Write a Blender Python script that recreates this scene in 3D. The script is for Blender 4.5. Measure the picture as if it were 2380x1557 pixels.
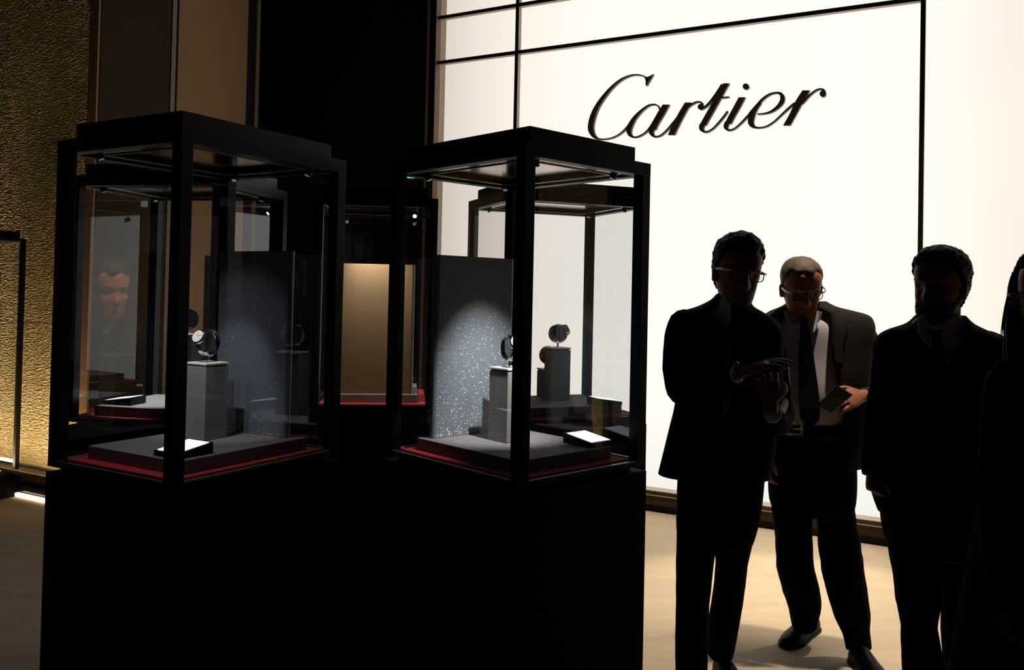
import bpy, bmesh, math, random
import numpy as np
from mathutils import Vector, Matrix, Euler, noise
random.seed(7)
for o in list(bpy.data.objects): bpy.data.objects.remove(o)
S = bpy.context.scene
COL = S.collection
PI = math.pi
# ------------------------------------------------------------------ camera
F, PX, PY, PITCH, ROLL, H = 1985., 1190., 642., math.radians(1.09), math.radians(1.24), 1.53
fw = Vector((0, math.cos(PITCH), math.sin(PITCH)))
r0 = Vector((1, 0, 0)); u0 = Vector((0, -math.sin(PITCH), math.cos(PITCH)))
RV = math.cos(ROLL)*r0 + math.sin(ROLL)*u0
UV = -math.sin(ROLL)*r0 + math.cos(ROLL)*u0
EYE = Vector((0, 0, H))
cam = bpy.data.cameras.new('camera'); camo = bpy.data.objects.new('camera', cam); COL.objects.link(camo)
camo.matrix_world = Matrix(((RV.x, UV.x, -fw.x, 0), (RV.y, UV.y, -fw.y, 0), (RV.z, UV.z, -fw.z, H), (0, 0, 0, 1)))
cam.sensor_width = 36.0; cam.lens = 36*F/2380.; cam.shift_y = (PY-778.5)/2380.
cam.clip_start = .05; cam.clip_end = 100
S.camera = camo
# ------------------------------------------------------------------ world, light, exposure
S.view_settings.view_transform = 'Standard'; S.view_settings.look = 'None'
S.view_settings.gamma = 1; S.view_settings.use_curve_mapping = False; S.view_settings.exposure = 0.0
S.cycles.use_denoising = True
S.cycles.max_bounces = 10; S.cycles.transparent_max_bounces = 24
S.cycles.sample_clamp_indirect = 3.0
W = bpy.data.worlds.new('dark_hall'); S.world = W; W.use_nodes = True
W.node_tree.nodes['Background'].inputs[0].default_value = (.9, .75, .55, 1)
W.node_tree.nodes['Background'].inputs[1].default_value = 0.0003

def lamp(name, kind, loc, energy, color=(1, 1, 1), target=None, size=.05, spot=60, blend=.4, sx=1, sy=1):
    L = bpy.data.lights.new(name, kind); L.energy = energy; L.color = color
    if kind == 'SPOT': L.spot_size = math.radians(spot); L.spot_blend = blend; L.shadow_soft_size = size
    elif kind == 'AREA': L.shape = 'RECTANGLE'; L.size = sx; L.size_y = sy
    else: L.shadow_soft_size = size
    o = bpy.data.objects.new(name, L); COL.objects.link(o); o.location = loc
    if target is not None: o.rotation_euler = (Vector(target)-Vector(loc)).to_track_quat('-Z', 'Y').to_euler()
    return o
# ceiling downlights over the strip of carpet in front of the lit wall
WARM = (1, .83, .62)
lamp('ceiling_spot', 'SPOT', (1.78, 3.45, 4.6), 620, WARM, (1.45, 4.0, 0), .05, 29, .3)
lamp('ceiling_spot', 'SPOT', (1.1, 5.15, 4.6), 520, WARM, (1.1, 5.2, 0), .06, 36, .6)
lamp('ceiling_spot', 'SPOT', (2.9, 4.6, 4.6), 420, WARM, (2.6, 4.5, 0), .06, 44, .6)
lamp('ceiling_spot', 'SPOT', (-3.0, 4.3, 4.6), 1.5, WARM, (-3.0, 4.3, 0), .06, 60, .8)
lamp('panel_wash_spot', 'SPOT', (-1.9, 5.6, 1.0), 9, WARM, (-2.35, 6.8, 1.9), .05, 100, .9)
lamp('reflected_face_fill', 'SPOT', (-1.85, 1.75, 2.7), 420, (1, .80, .58), (-2.37, 2.05, 1.5), .03, 20, .5)  # added fill lamp, unseen; makes the off-frame face show in the case glass

# ------------------------------------------------------------------ helpers
def P(x, y, D):
    """world point seen at photo pixel (x,y) at world depth Y=D"""
    d = fw + (x-PX)/F*RV - (y-PY)/F*UV
    return EYE + d*(D/d.y)
def Z(x, y, z):
    d = fw + (x-PX)/F*RV - (y-PY)/F*UV
    return EYE + d*((z-H)/d.z)
def onplane(x, y, p0, n):
    d = fw + (x-PX)/F*RV - (y-PY)/F*UV
    return EYE + d*((Vector(p0)-EYE).dot(n)/d.dot(n))

MATS = {}
def mat(name, color=(.5, .5, .5), rough=.5, metal=0., emit=None, estr=0., noise_amt=0., nscale=20., bump=0., bscale=60., spec=None, build=None):
    m = bpy.data.materials.new(name); m.use_nodes = True
    nt = m.node_tree; b = nt.nodes['Principled BSDF']
    b.inputs['Base Color'].default_value = (*color, 1); b.inputs['Roughness'].default_value = rough
    b.inputs['Metallic'].default_value = metal
    if spec is not None: b.inputs['Specular IOR Level'].default_value = spec
    if emit: b.inputs['Emission Color'].default_value = (*emit, 1); b.inputs['Emission Strength'].default_value = estr
    tc = nt.nodes.new('ShaderNodeTexCoord')
    if noise_amt:
        n = nt.nodes.new('ShaderNodeTexNoise'); n.inputs['Scale'].default_value = nscale; n.inputs['Detail'].default_value = 6
        nt.links.new(tc.outputs['Object'], n.inputs['Vector'])
        mx = nt.nodes.new('ShaderNodeMix'); mx.data_type = 'RGBA'
        mx.inputs[6].default_value = (*[c*(1-noise_amt) for c in color], 1); mx.inputs[7].default_value = (*[min(1, c*(1+noise_amt)) for c in color], 1)
        nt.links.new(n.outputs['Fac'], mx.inputs[0]); nt.links.new(mx.outputs[2], b.inputs['Base Color'])
    if bump:
        n2 = nt.nodes.new('ShaderNodeTexNoise'); n2.inputs['Scale'].default_value = bscale; n2.inputs['Detail'].default_value = 4
        nt.links.new(tc.outputs['Object'], n2.inputs['Vector'])
        bp = nt.nodes.new('ShaderNodeBump'); bp.inputs['Strength'].default_value = bump; bp.inputs['Distance'].default_value = .01
        nt.links.new(n2.outputs['Fac'], bp.inputs['Height']); nt.links.new(bp.outputs['Normal'], b.inputs['Normal'])
    if build: build(nt, b, tc)
    MATS[name] = m; return m

def glass_mat(name, ior=1.45, tint=(1, 1, 1)):
    m = bpy.data.materials.new(name); m.use_nodes = True; nt = m.node_tree; nt.nodes.clear()
    out = nt.nodes.new('ShaderNodeOutputMaterial'); mix = nt.nodes.new('ShaderNodeMixShader')
    fr = nt.nodes.new('ShaderNodeFresnel'); fr.inputs['IOR'].default_value = ior
    # faint smear noise makes the pane read as a real sheet
    tr = nt.nodes.new('ShaderNodeBsdfTransparent'); tr.inputs[0].default_value = (*tint, 1)
    gl = nt.nodes.new('ShaderNodeBsdfGlossy'); gl.inputs['Roughness'].default_value = 0.0
    geo = nt.nodes.new('ShaderNodeNewGeometry')
    # outer skin only reflects once per sheet: back faces pass light straight through
    mth = nt.nodes.new('ShaderNodeMath'); mth.operation = 'SUBTRACT'; mth.inputs[0].default_value = 1
    mul = nt.nodes.new('ShaderNodeMath'); mul.operation = 'MULTIPLY'
    f2 = nt.nodes.new('ShaderNodeMath'); f2.operation = 'MULTIPLY'; f2.inputs[1].default_value = 1.75   # two faces of one thin sheet
    nt.links.new(geo.outputs['Backfacing'], mth.inputs[1]); nt.links.new(mth.outputs[0], mul.inputs[0]); nt.links.new(fr.outputs[0], f2.inputs[0]); nt.links.new(f2.outputs[0], mul.inputs[1]); mul.use_clamp = True
    nt.links.new(mul.outputs[0], mix.inputs[0]); nt.links.new(tr.outputs[0], mix.inputs[1]); nt.links.new(gl.outputs[0], mix.inputs[2])
    nt.links.new(mix.outputs[0], out.inputs[0]); MATS[name] = m; return m

def gold_build(nt, b, tc):
    mp = nt.nodes.new('ShaderNodeMapping'); mp.inputs['Scale'].default_value = (34, 34, 95)
    nt.links.new(tc.outputs['Object'], mp.inputs['Vector'])
    v = nt.nodes.new('ShaderNodeTexVoronoi'); v.inputs['Scale'].default_value = 1.0; v.feature = 'SMOOTH_F1'; v.inputs['Smoothness'].default_value = .4
    n = nt.nodes.new('ShaderNodeTexNoise'); n.inputs['Scale'].default_value = 1.6; n.inputs['Detail'].default_value = 5
    nt.links.new(mp.outputs[0], v.inputs['Vector']); nt.links.new(mp.outputs[0], n.inputs['Vector'])
    ad = nt.nodes.new('ShaderNodeMath'); ad.operation = 'ADD'; nt.links.new(v.outputs['Distance'], ad.inputs[0]); nt.links.new(n.outputs['Fac'], ad.inputs[1])
    bp = nt.nodes.new('ShaderNodeBump'); bp.inputs['Strength'].default_value = 1.0; bp.inputs['Distance'].default_value = .022
    nt.links.new(ad.outputs[0], bp.inputs['Height']); nt.links.new(bp.outputs['Normal'], b.inputs['Normal'])

mat('black_metal', (.003, .003, .003), .4, 0, spec=.18)
mat('black_gloss', (.008, .007, .006), .12, 0)
mat('black_base', (.0015, .0015, .0015), .6, spec=.06)
mat('inner_ceiling', (.45, .39, .32), .16, 1.0)
mat('lip', (.45, .40, .32), .3, .6)
mat('red_felt', (.36, .004, .012), .8, bump=.3, bscale=400)
mat('grey_cloth', (.15, .138, .132), .75, bump=.2, bscale=500, noise_amt=.1, nscale=200)
mat('pedestal_cloth', (.24, .23, .21), .7, bump=.2, bscale=500, noise_amt=.08, nscale=200)
mat('plate_white', (.8, .78, .74), .5)
mat('chrome', (.8, .8, .82), .08, 1.0)
mat('dark_chrome', (.25, .25, .26), .12, 1.0)
mat('dial', (.85, .85, .86), .25, .2)
mat('gold_watch', (.75, .45, .12), .15, 1.0)
mat('red_leather', (.35, .01, .02), .4)
mat('screen', (.8, .85, .9), .4, emit=(.85, .93, 1), estr=1.5)
mat('screen_off', (.004, .004, .005), .2, spec=.2)
mat('lens_light', (1, 1, 1), .4, emit=(1, .98, .95), estr=20)
mat('lens_dim', (.2, .2, .2), .3, emit=(1, .98, .95), estr=.12)
glass_mat('glass', 1.45)
mat('beaded_panel', (.17, .195, .215), .42, .2, noise_amt=.1, nscale=5)
mat('bead', (.85, .87, .9), .22, .0)
mat('smooth_panel', (.15, .185, .23), .42, .2, noise_amt=.12, nscale=6)
mat('bronze_panel', (.24, .17, .10), .45, .2, noise_amt=.1, nscale=8)
mat('gold_wall', (.62, .48, .25), .36, .65, build=gold_build)
mat('wall_frame', (.016, .011, .008), .4)
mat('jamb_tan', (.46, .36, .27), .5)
mat('jamb_brown', (.17, .105, .06), .5)
mat('skirt_brown', (.060, .038, .016), .5, spec=.1)
mat('lit_panel', (.9, .88, .85), .5)
mat('black_wall', (.003, .003, .003), .9)
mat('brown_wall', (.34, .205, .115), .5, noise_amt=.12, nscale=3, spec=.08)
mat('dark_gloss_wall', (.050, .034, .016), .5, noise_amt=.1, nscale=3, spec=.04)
mat('trim_gold', (.20, .155, .095), .5, .1)
mat('red_banner', (.30, .03, .02), .7)
mat('strip', (1, .9, .7), .5, emit=(1, .78, .48), estr=4.0)
mat('green_led', (0, .6, .3), .5, emit=(.05, 1, .5), estr=3)
def carpet(nt, b, tc):
    n = nt.nodes.new('ShaderNodeTexNoise'); n.inputs['Scale'].default_value = 3.0; n.inputs['Detail'].default_value = 8; n.inputs['Distortion'].default_value = .6
    mp = nt.nodes.new('ShaderNodeMapping'); mp.inputs['Rotation'].default_value = (0, 0, -.5); mp.inputs['Scale'].default_value = (.7, 2.6, 1)
    nt.links.new(tc.outputs['Object'], mp.inputs[0]); nt.links.new(mp.outputs[0], n.inputs['Vector'])
    mx = nt.nodes.new('ShaderNodeMix'); mx.data_type = 'RGBA'; mx.inputs[6].default_value = (.46, .37, .27, 1); mx.inputs[7].default_value = (.62, .52, .40, 1)
    nt.links.new(n.outputs['Fac'], mx.inputs[0]); nt.links.new(mx.outputs[2], b.inputs['Base Color'])
    n2 = nt.nodes.new('ShaderNodeTexNoise'); n2.inputs['Scale'].default_value = 260
    nt.links.new(tc.outputs['Object'], n2.inputs['Vector'])
    bp = nt.nodes.new('ShaderNodeBump'); bp.inputs['Strength'].default_value = .5; bp.inputs['Distance'].default_value = .01
    nt.links.new(n2.outputs['Fac'], bp.inputs['Height']); nt.links.new(bp.outputs['Normal'], b.inputs['Normal'])
mat('carpet', (.6, .5, .38), .95, build=carpet, spec=.1)
# people
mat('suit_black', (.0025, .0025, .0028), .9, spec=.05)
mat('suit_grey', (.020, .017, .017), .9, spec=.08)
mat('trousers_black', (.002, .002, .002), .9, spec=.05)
mat('shirt_white', (.50, .49, .53), .8, spec=.1)
mat('tie_dark', (.003, .003, .004), .6, spec=.15)
mat('skin', (.30, .11, .06), .5, spec=.25)
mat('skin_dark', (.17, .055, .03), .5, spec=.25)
mat('hair_black', (.003, .0025, .002), .6, spec=.15)
mat('hair_grey', (.075, .05, .03), .7, noise_amt=.3, nscale=300)
mat('shoe_black', (.002, .002, .002), .35, spec=.06)
mat('glasses_black', (.004, .003, .003), .3, spec=.1)
mat('glasses_pale', (.5, .48, .44), .3, .5)
mat('buckle', (.50, .40, .17), .4, .3)
mat('belt', (.003, .003, .003), .5, spec=.1)
mat('phone', (.003, .003, .004), .3, spec=.15)
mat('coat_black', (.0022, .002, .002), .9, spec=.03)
mat('lens_clear', (.02, .02, .02), .05)
MATS['lens_clear'] = glass_mat('lens_clear2', 1.5, (.85, .85, .85))

def tag(o, label=None, cat=None, group=None, kind=None):
    if label: o['label'] = label
    if cat: o['category'] = cat
    if group: o['group'] = group
    if kind: o['kind'] = kind
    return o
def empty(name, loc=(0, 0, 0), rz=0, **k):
    o = bpy.data.objects.new(name, None); COL.objects.link(o); o.location = loc; o.rotation_euler = (0, 0, rz); o.empty_display_size = .1
    return tag(o, **k)
def obj(name, bm, m, parent=None, smooth=False, bevel=0, **k):
    me = bpy.data.meshes.new(name); bmesh.ops.recalc_face_normals(bm, faces=bm.faces); bm.to_mesh(me); bm.free()
    ms = m if isinstance(m, (list, tuple)) else [m]
    for q in ms: me.materials.append(MATS[q])
    if smooth:
        for p in me.polygons: p.use_smooth = True
    o = bpy.data.objects.new(name, me); COL.objects.link(o)
    if parent: o.parent = parent
    if bevel:
        b = o.modifiers.new('bevel', 'BEVEL'); b.width = bevel; b.segments = 2; b.limit_method = 'ANGLE'
    return tag(o, **k)
def box(bm, x0, x1, y0, y1, z0, z1, M=None):
    vs = [bm.verts.new(Vector(c) if M is None else M @ Vector(c)) for c in ((x0, y0, z0), (x1, y0, z0), (x1, y1, z0), (x0, y1, z0), (x0, y0, z1), (x1, y0, z1), (x1, y1, z1), (x0, y1, z1))]
    for f in ((0, 3, 2, 1), (4, 5, 6, 7), (0, 1, 5, 4), (1, 2, 6, 5), (2, 3, 7, 6), (3, 0, 4, 7)): bm.faces.new([vs[i] for i in f])
def B(*args, M=None):
    bm = bmesh.new()
    for a in args: box(bm, *a, M=M)
    return bm
def prism(bm, poly, ax, ay, az, org, depth):
    """poly of (s,t) in plane axes ax, ay at org, extruded by depth along az"""
    a = [bm.verts.new(Vector(org)+ax*s+ay*t) for s, t in poly]
    b = [bm.verts.new(v.co+az*depth) for v in a]
    bm.faces.new(a); bm.faces.new(b[::-1])
    n = len(a)
    for i in range(n): bm.faces.new((a[i], b[i], b[(i+1) % n], a[(i+1) % n]))
def loft(bm, rings, cap=True, closed=True):
    vr = [[bm.verts.new(p) for p in r] for r in rings]
    n = len(vr[0])
    for a, b in zip(vr, vr[1:]):
        for i in range(n if closed else n-1):
            j = (i+1) % n
            try: bm.faces.new((a[i], a[j], b[j], b[i]))
            except ValueError: pass
    if cap and closed:
        bm.faces.new(vr[0][::-1]); bm.faces.new(vr[-1])
    return vr
def tube(bm, pts, rad, seg=14, flat=None, up=None, cap=True, sub=3, wob=0):
    """swept tube through pts with radii rad (numbers or (a,b) pairs); Catmull-Rom smoothed"""
    pts = [Vector(p) for p in pts]; R = [(r, r) if not isinstance(r, (tuple, list)) else r for r in rad]
    if sub > 1 and len(pts) > 2:
        q, qr = [], []
        for i in range(len(pts)-1):
            p0, p1, p2, p3 = pts[max(i-1, 0)], pts[i], pts[i+1], pts[min(i+2, len(pts)-1)]
            a, b = R[i], R[i+1]
            for k in range(sub):
                t = k/sub
                q.append(.5*((2*p1)+(p2-p0)*t+(2*p0-5*p1+4*p2-p3)*t*t+(3*p1-p0-3*p2+p3)*t**3))
                qr.append((a[0]+(b[0]-a[0])*t, a[1]+(b[1]-a[1])*t))
        q.append(pts[-1]); qr.append(R[-1]); pts, R = q, qr
    n = len(pts); rings = []
    side = None
    for i in range(n):
        t = (pts[min(i+1, n-1)]-pts[max(i-1, 0)]).normalized()
        if up is not None: s = Vector(up).cross(t)
        elif side is None: s = t.cross(Vector((0, 0, 1)) if abs(t.z) < .9 else Vector((0, 1, 0)))
        else: s = side - t*side.dot(t)
        if s.length < 1e-6: s = Vector((1, 0, 0))
        s.normalize(); side = s; w = t.cross(s)
        ring = []
        for k in range(seg):
            a = 2*PI*k/seg
            m = 1+(wob*noise.noise(Vector((pts[i].x*18, pts[i].z*26+k*.5, pts[i].y*18))) if wob else 0)
            ring.append(pts[i]+(s*math.cos(a)*R[i][0]+w*math.sin(a)*R[i][1])*m)
        rings.append(ring)
    loft(bm, rings, cap)
def ellipsoid(bm, c, r, M=None, seg=16, rg=10):
    rings = []
    for i in range(1, rg):
        a = PI*i/rg
        rings.append([Vector((math.sin(a)*math.cos(2*PI*k/seg)*r[0], math.sin(a)*math.sin(2*PI*k/seg)*r[1], math.cos(a)*r[2])) for k in range(seg)])
    rings = [[(Vector(c)+p if M is None else M @ (Vector(c)+p)) for p in rr] for rr in rings]
    loft(bm, rings, True)
def apply_mods(o):
    dg = bpy.context.evaluated_depsgraph_get(); dg.update()
    me = bpy.data.meshes.new_from_object(o.evaluated_get(dg)); old = o.data
    o.modifiers.clear(); o.data = me; bpy.data.meshes.remove(old)
    for p in me.polygons: p.use_smooth = True
def remesh(o, v, sm=0):
    m = o.modifiers.new('r', 'REMESH'); m.mode = 'VOXEL'; m.voxel_size = v; m.use_smooth_shade = True
    if sm: s = o.modifiers.new('s', 'SMOOTH'); s.factor = .5; s.iterations = sm
    apply_mods(o)
def rdir(yaw): y = math.radians(yaw); return Vector((math.sin(y), math.cos(y), 0)), Vector((-math.cos(y), math.sin(y), 0))
def frame_matrix(org, ex, ey, ez=Vector((0, 0, 1))):
    return Matrix(((ex.x, ey.x, ez.x, org[0]), (ex.y, ey.y, ez.y, org[1]), (ex.z, ey.z, ez.z, org[2]), (0, 0, 0, 1)))

# ------------------------------------------------------------------ the hall
rW, lW = rdir(28.9); eW = -lW; nW = -rW           # eW runs to the right along the lit wall, nW faces the hall
W0 = Z(1800, 1229, 0)                             # foot of the lit wall
# in the wall's own frame: x along the wall, y towards the hall, z up
MW = frame_matrix(W0, eW, nW)
bm = B((-9, 9, -3, 11, -.05, 0)); obj('floor', bm, 'carpet', kind='structure')
obj('ceiling', B((-9, 9, -3, 11, 5.0, 5.1)), 'black_wall', kind='structure')

# lit wall: light boxes behind a frame of black mullions
def lit_build(nt, b, tc):
    sp = nt.nodes.new('ShaderNodeSeparateXYZ'); nt.links.new(tc.outputs['Object'], sp.inputs[0])
    # lamps inside the light box: even in the middle, weaker towards its ends
    r1 = nt.nodes.new('ShaderNodeValToRGB')
    mr = nt.nodes.new('ShaderNodeMapRange'); mr.inputs[1].default_value = -2.8; mr.inputs[2].default_value = 3.2
    nt.links.new(sp.outputs['X'], mr.inputs[0]); nt.links.new(mr.outputs[0], r1.inputs[0])
    el = r1.color_ramp.elements
    el[0].position = 0; el[0].color = (.70, .62, .54, 1); el[1].position = 1; el[1].color = (.80, .70, .62, 1)
    for p_, c in ((.06, (.84, .76, .68, 1)), (.13, (.97, .88, .78, 1)), (.25, (1.0, .97, .90, 1)), (.55, (1.0, .985, .92, 1)), (.64, (.99, .93, .84, 1)), (.72, (.90, .82, .72, 1))):
        e = el.new(p_); e.color = c
    r2 = nt.nodes.new('ShaderNodeMapRange'); r2.inputs[1].default_value = .15; r2.inputs[2].default_value = .9; r2.inputs[3].default_value = .90; r2.inputs[4].default_value = 1.03
    nt.links.new(sp.outputs['Z'], r2.inputs[0])
    nt.links.new(r1.outputs[0], b.inputs['Emission Color']); nt.links.new(r2.outputs[0], b.inputs['Emission Strength'])
mat('lit_panel', (.06, .06, .055), .6, build=lit_build)
MATS['lit_panel'].node_tree.nodes['Principled BSDF'].inputs['Specular IOR Level'].default_value = 0
wall = obj('wall_back', B((-2.86, 3.4, -.20, -.092, .13, 5.0), M=MW), 'wall_frame', kind='structure')
def lit_panel(x0, x1, z0, z1):
    o = obj('light_panel', B((x0, x1, -.09, -.08, z0, z1)), 'lit_panel', wall); o.matrix_local = MW
    return o
cols = [(-2.76, -2.01), (-2.01, .855), (.855, 3.4)]
for i, (a, b_) in enumerate(cols):
    if i < 2:
        for z0, z1 in ((.15, 3.405), (3.405, 3.777), (3.777, 5.0)): lit_panel(a, b_, z0, z1)
    else: lit_panel(a, b_, .15, 5.0)
def mull(name, a, m='wall_frame', M=MW): return obj(name, B(a, M=M), m, wall)
for x in (-2.01, .855): mull('vertical_bar', (x-.0135, x+.0135, 0, .045, .15, 5.0))
for z in (3.405, 3.777): mull('horizontal_bar', (-2.78, .855, 0, .045, z-.013, z+.013))
mull('left_frame', (-2.80, -2.755, 0, .07, 0, 5.0))
mull('jamb', (-2.80, -2.753, -.092, 0, .15, 5.0), 'jamb_tan'); mull('jamb_front', (-2.755, -2.7535, 0, .068, .15, 5.0), 'jamb_brown')
mull('outer_trim', (-2.855, -2.83, 0, .05, 0, 5.0), 'jamb_tan')
mull('side_frame', (-2.83, -2.80, 0, .04, 0, 5.0))
# tan strips paint the light box's glow onto the bar sides and soffits
for x in (-2.01, .855): mull('bar_side_lit', (x+.0136, x+.0150, 0, .043, .15, 5.0), 'jamb_tan')
for z in (3.405, 3.777): mull('bar_soffit_lit', (-2.755, .84, 0, .043, z-.0146, z-.0131), 'jamb_tan')
sk = obj('baseboard_back', B((-2.80, 3.4, -.02, .02, .0, .05), M=MW), 'black_wall', kind='structure')
obj('skirting_box', B((-2.80, 3.4, -.02, .035, .052, .115), M=MW), 'skirt_brown', sk)
obj('skirting_ledge', B((-2.80, 3.4, -.02, .040, .115, .122), M=MW), 'jamb_tan', sk)
obj('bottom_rail', B((-2.78, 3.4, 0, .035, .124, .144), M=MW), 'wall_frame', sk)
obj('sill', B((-2.755, 3.4, -.08, .030, .144, .150), M=MW), 'jamb_tan', sk)

# black recess between the lit wall and the brown panels
obj('wall_recess', B((-5.2, -2.86, -.5, -.4, 0, 5.0), M=MW), 'black_wall', kind='structure')
rb = obj('trim_1', B((-3.10, -3.02, -.38, -.36, 0, 1.93), M=MW), 'red_banner', kind='structure')

# return wall with brown panels, running away from the gold wall's corner
G0 = Z(18.5, 1139, 0)
PC = G0 + eW*.882
MR = frame_matrix(PC, rW, eW)                    # x goes away along the return wall, y towards the hall
ret = obj('wall_left_return', B((0, 1.50, -.10, -.006, 0, 5.0), M=MR), 'black_wall', kind='structure')
def rp(name, x0, x1, t, m): return obj(name, B((x0, x1, -.006, t, 0, 5.0), M=MR), m, ret)
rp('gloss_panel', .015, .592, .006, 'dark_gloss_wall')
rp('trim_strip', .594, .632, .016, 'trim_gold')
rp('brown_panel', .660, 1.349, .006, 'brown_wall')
rp('trim_strip', 1.440, 1.478, .016, 'trim_gold')

# gold wall, uplit from a light strip at its foot
MG = frame_matrix(G0, eW, nW)
gw = obj('wall_left', B((-3.0, .882, -.12, -.012, 0, 5.0), M=MG), 'wall_frame', kind='structure')
for (a, b_) in ((-3.0, -1.3), (-1.297, -.45), (-.447, .795)):
    for z0, z1 in ((.215, 1.239), (1.242, 2.9), (2.903, 5.0)):
        o = obj('gold_panel', B((a, b_, -.012, 0, z0, z1)), 'gold_wall', gw); o.matrix_local = MG
obj('end_strip', B((.797, .882, -.012, .004, 0, 5.0), M=MG), 'brown_wall', gw)
bl = obj('baseboard_left', B((-3.0, .80, 0, .05, 0.03, .09), M=MG), 'black_gloss', kind='structure')
obj('rail', B((-3.0, .80, 0, .10, .165, .195), M=MG), 'trim_gold', bl)
obj('skirting_panel', B((-3.0, .80, 0, .04, .09, .155), M=MG), 'skirt_brown', bl)
obj('light_strip', B((-3.0, .80, 0.06, .085, .004, .026), M=MG), 'strip', bl)
lamp('gold_uplight', 'AREA', tuple(MG @ Vector((-.8, .20, .20))), 29, (1, .77, .46), tuple(MG @ Vector((-.8, 0.0, 1.6))), sx=3.6, sy=.05)
lamp('gold_wall_fill', 'SPOT', tuple(MG @ Vector((.75, 1.0, .3))), 11, (1, .74, .42), tuple(MG @ Vector((.1, 0, 1.8))), .05, 120, 1)  # added fill, stands in for bounce and evens out the strip's uplight
# another gold clad column further along the hall, outside the frame; it shows as a reflection in the case glass
MK = frame_matrix((5.2, 2.2, 0), Vector((.25, .968, 0)), Vector((-.968, .25, 0)))
gc = obj('wall_right', B((-.35, .35, -.2, 0, 0, 5.0), M=MK), 'wall_frame', kind='structure')
o = obj('gold_panel', B((-.3, .3, 0, .012, .2, 5.0)), 'gold_wall', gc); o.matrix_local = MK
lamp('gold_column_light', 'AREA', tuple(MK @ Vector((0, .25, .3))), 14, (1, .80, .42), tuple(MK @ Vector((0, 0, 1.2))), sx=.5, sy=.03)

# ------------------------------------------------------------------ wall sign
SIGN = empty('wall_sign', tuple(MW @ Vector((-.6, .05, 2.95))), label='dark cursive lettering sign reading Cartier mounted on the glowing white wall', cat='sign')
SO = MW @ Vector((0, .075, 0))
def sp_(X, Y):
    X, Y = float(X), float(Y)
    q = onplane(1340+X*.2605, 140+Y*.2605, SO, nW) - SO
    return (q.dot(eW), q.z)
def catmull(pts, sub=6):
    out = []
    for i in range(len(pts)-1):
        p = [np.array(pts[j], float) for j in (max(i-1, 0), i, i+1, min(i+2, len(pts)-1))]
        for k in range(sub):
            t = k/sub; out.append(.5*((2*p[1])+(p[2]-p[0])*t+(2*p[0]-5*p[1]+4*p[2]-p[3])*t*t+(3*p[1]-p[0]-3*p[2]+p[3])*t**3))
    out.append(np.array(pts[-1], float)); return out
def letter(strokes, name='letter'):
    bm = bmesh.new(); inv = SIGN.matrix_basis.inverted()
    for st in strokes:
        kind, pts = st
        if kind == 'poly': poly = [sp_(*p) for p in pts]; prism(bm, poly, eW, Vector((0, 0, 1)), -nW, SO, .032)
        elif kind == 'ball':
            x, y, r = pts; prism(bm, [sp_(x+r*math.cos(a*PI/12), y+r*math.sin(a*PI/12)) for a in range(24)], eW, Vector((0, 0, 1)), -nW, SO, .032)
        else:
            q = catmull(pts); L, R = [], []
            for i, p in enumerate(q):
                t = q[min(i+1, len(q)-1)][:2]-q[max(i-1, 0)][:2]; t /= np.hypot(*t)
                n = np.array([-t[1], t[0]])
                if kind == 'h': n = np.array([1., 0.])*(1 if n[0] >= 0 else -1)
                L.append(sp_(*(p[:2]+n*p[2]))); R.append(sp_(*(p[:2]-n*p[2])))
            f1 = [bm.verts.new(SO+eW*a+Vector((0, 0, b))) for a, b in L]; f2 = [bm.verts.new(SO+eW*a+Vector((0, 0, b))) for a, b in R]
            g1 = [bm.verts.new(v.co-nW*.032) for v in f1]; g2 = [bm.verts.new(v.co-nW*.032) for v in f2]
            for i in range(len(f1)-1):
                for a, b in ((f1, f2), (g1, g2), (f1, g1), (f2, g2)): bm.faces.new((a[i], a[i+1], b[i+1], b[i]))
            for i in (0, -1): bm.faces.new((f1[i], f2[i], g2[i], g1[i]))
    for v in bm.verts: v.co = inv @ v.co
    return obj(name, bm, 'letter_bronze', SIGN)
mat('letter_bronze', (.17, .125, .095), .5, spec=.2)
letter([('poly', [(600, 145), (635, 148), (660, 135), (684, 122), (668, 152), (645, 190), (624, 226), (614, 222), (617, 195), (611, 165)]),
        ('n', [(615, 150, 5), (590, 138, 5), (560, 130, 5), (515, 128, 5), (470, 137, 6), (400, 168, 8), (320, 232, 11), (245, 318, 15), (182, 410, 19), (143, 500, 23), (125, 580, 24), (128, 630, 23), (148, 670, 17), (178, 695, 10), (215, 703, 6), (270, 701, 5), (330, 685, 5), (385, 655, 5), (435, 610, 6), (478, 555, 7)])])
letter([('n', [(742, 440, 7), (732, 415, 6), (710, 397, 6), (680, 393, 6), (635, 405, 7), (575, 450, 10), (515, 515, 16), (478, 580, 21), (464, 630, 21), (478, 668, 14), (512, 685, 7), (555, 677, 6), (610, 645, 6), (660, 592, 9), (705, 520, 11), (742, 450, 9)]),
        ('h', [(797, 395, 30), (745, 490, 30), (700, 570, 27), (678, 620, 26)]),
        ('n', [(672, 610, 20), (664, 640, 20), (678, 668, 13), (703, 681, 7), (750, 668, 6), (800, 625, 6), (850, 568, 7), (905, 500, 8), (955, 425, 9)])])
letter([('h', [(995, 376, 28), (940, 470, 30), (885, 575, 30), (843, 665, 29)]),
        ('n', [(960, 450, 8), (1000, 410, 8), (1040, 383, 7), (1080, 369, 6), (1108, 374, 7), (1122, 392, 10)]), ('ball', (1107, 415, 27))])
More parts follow.
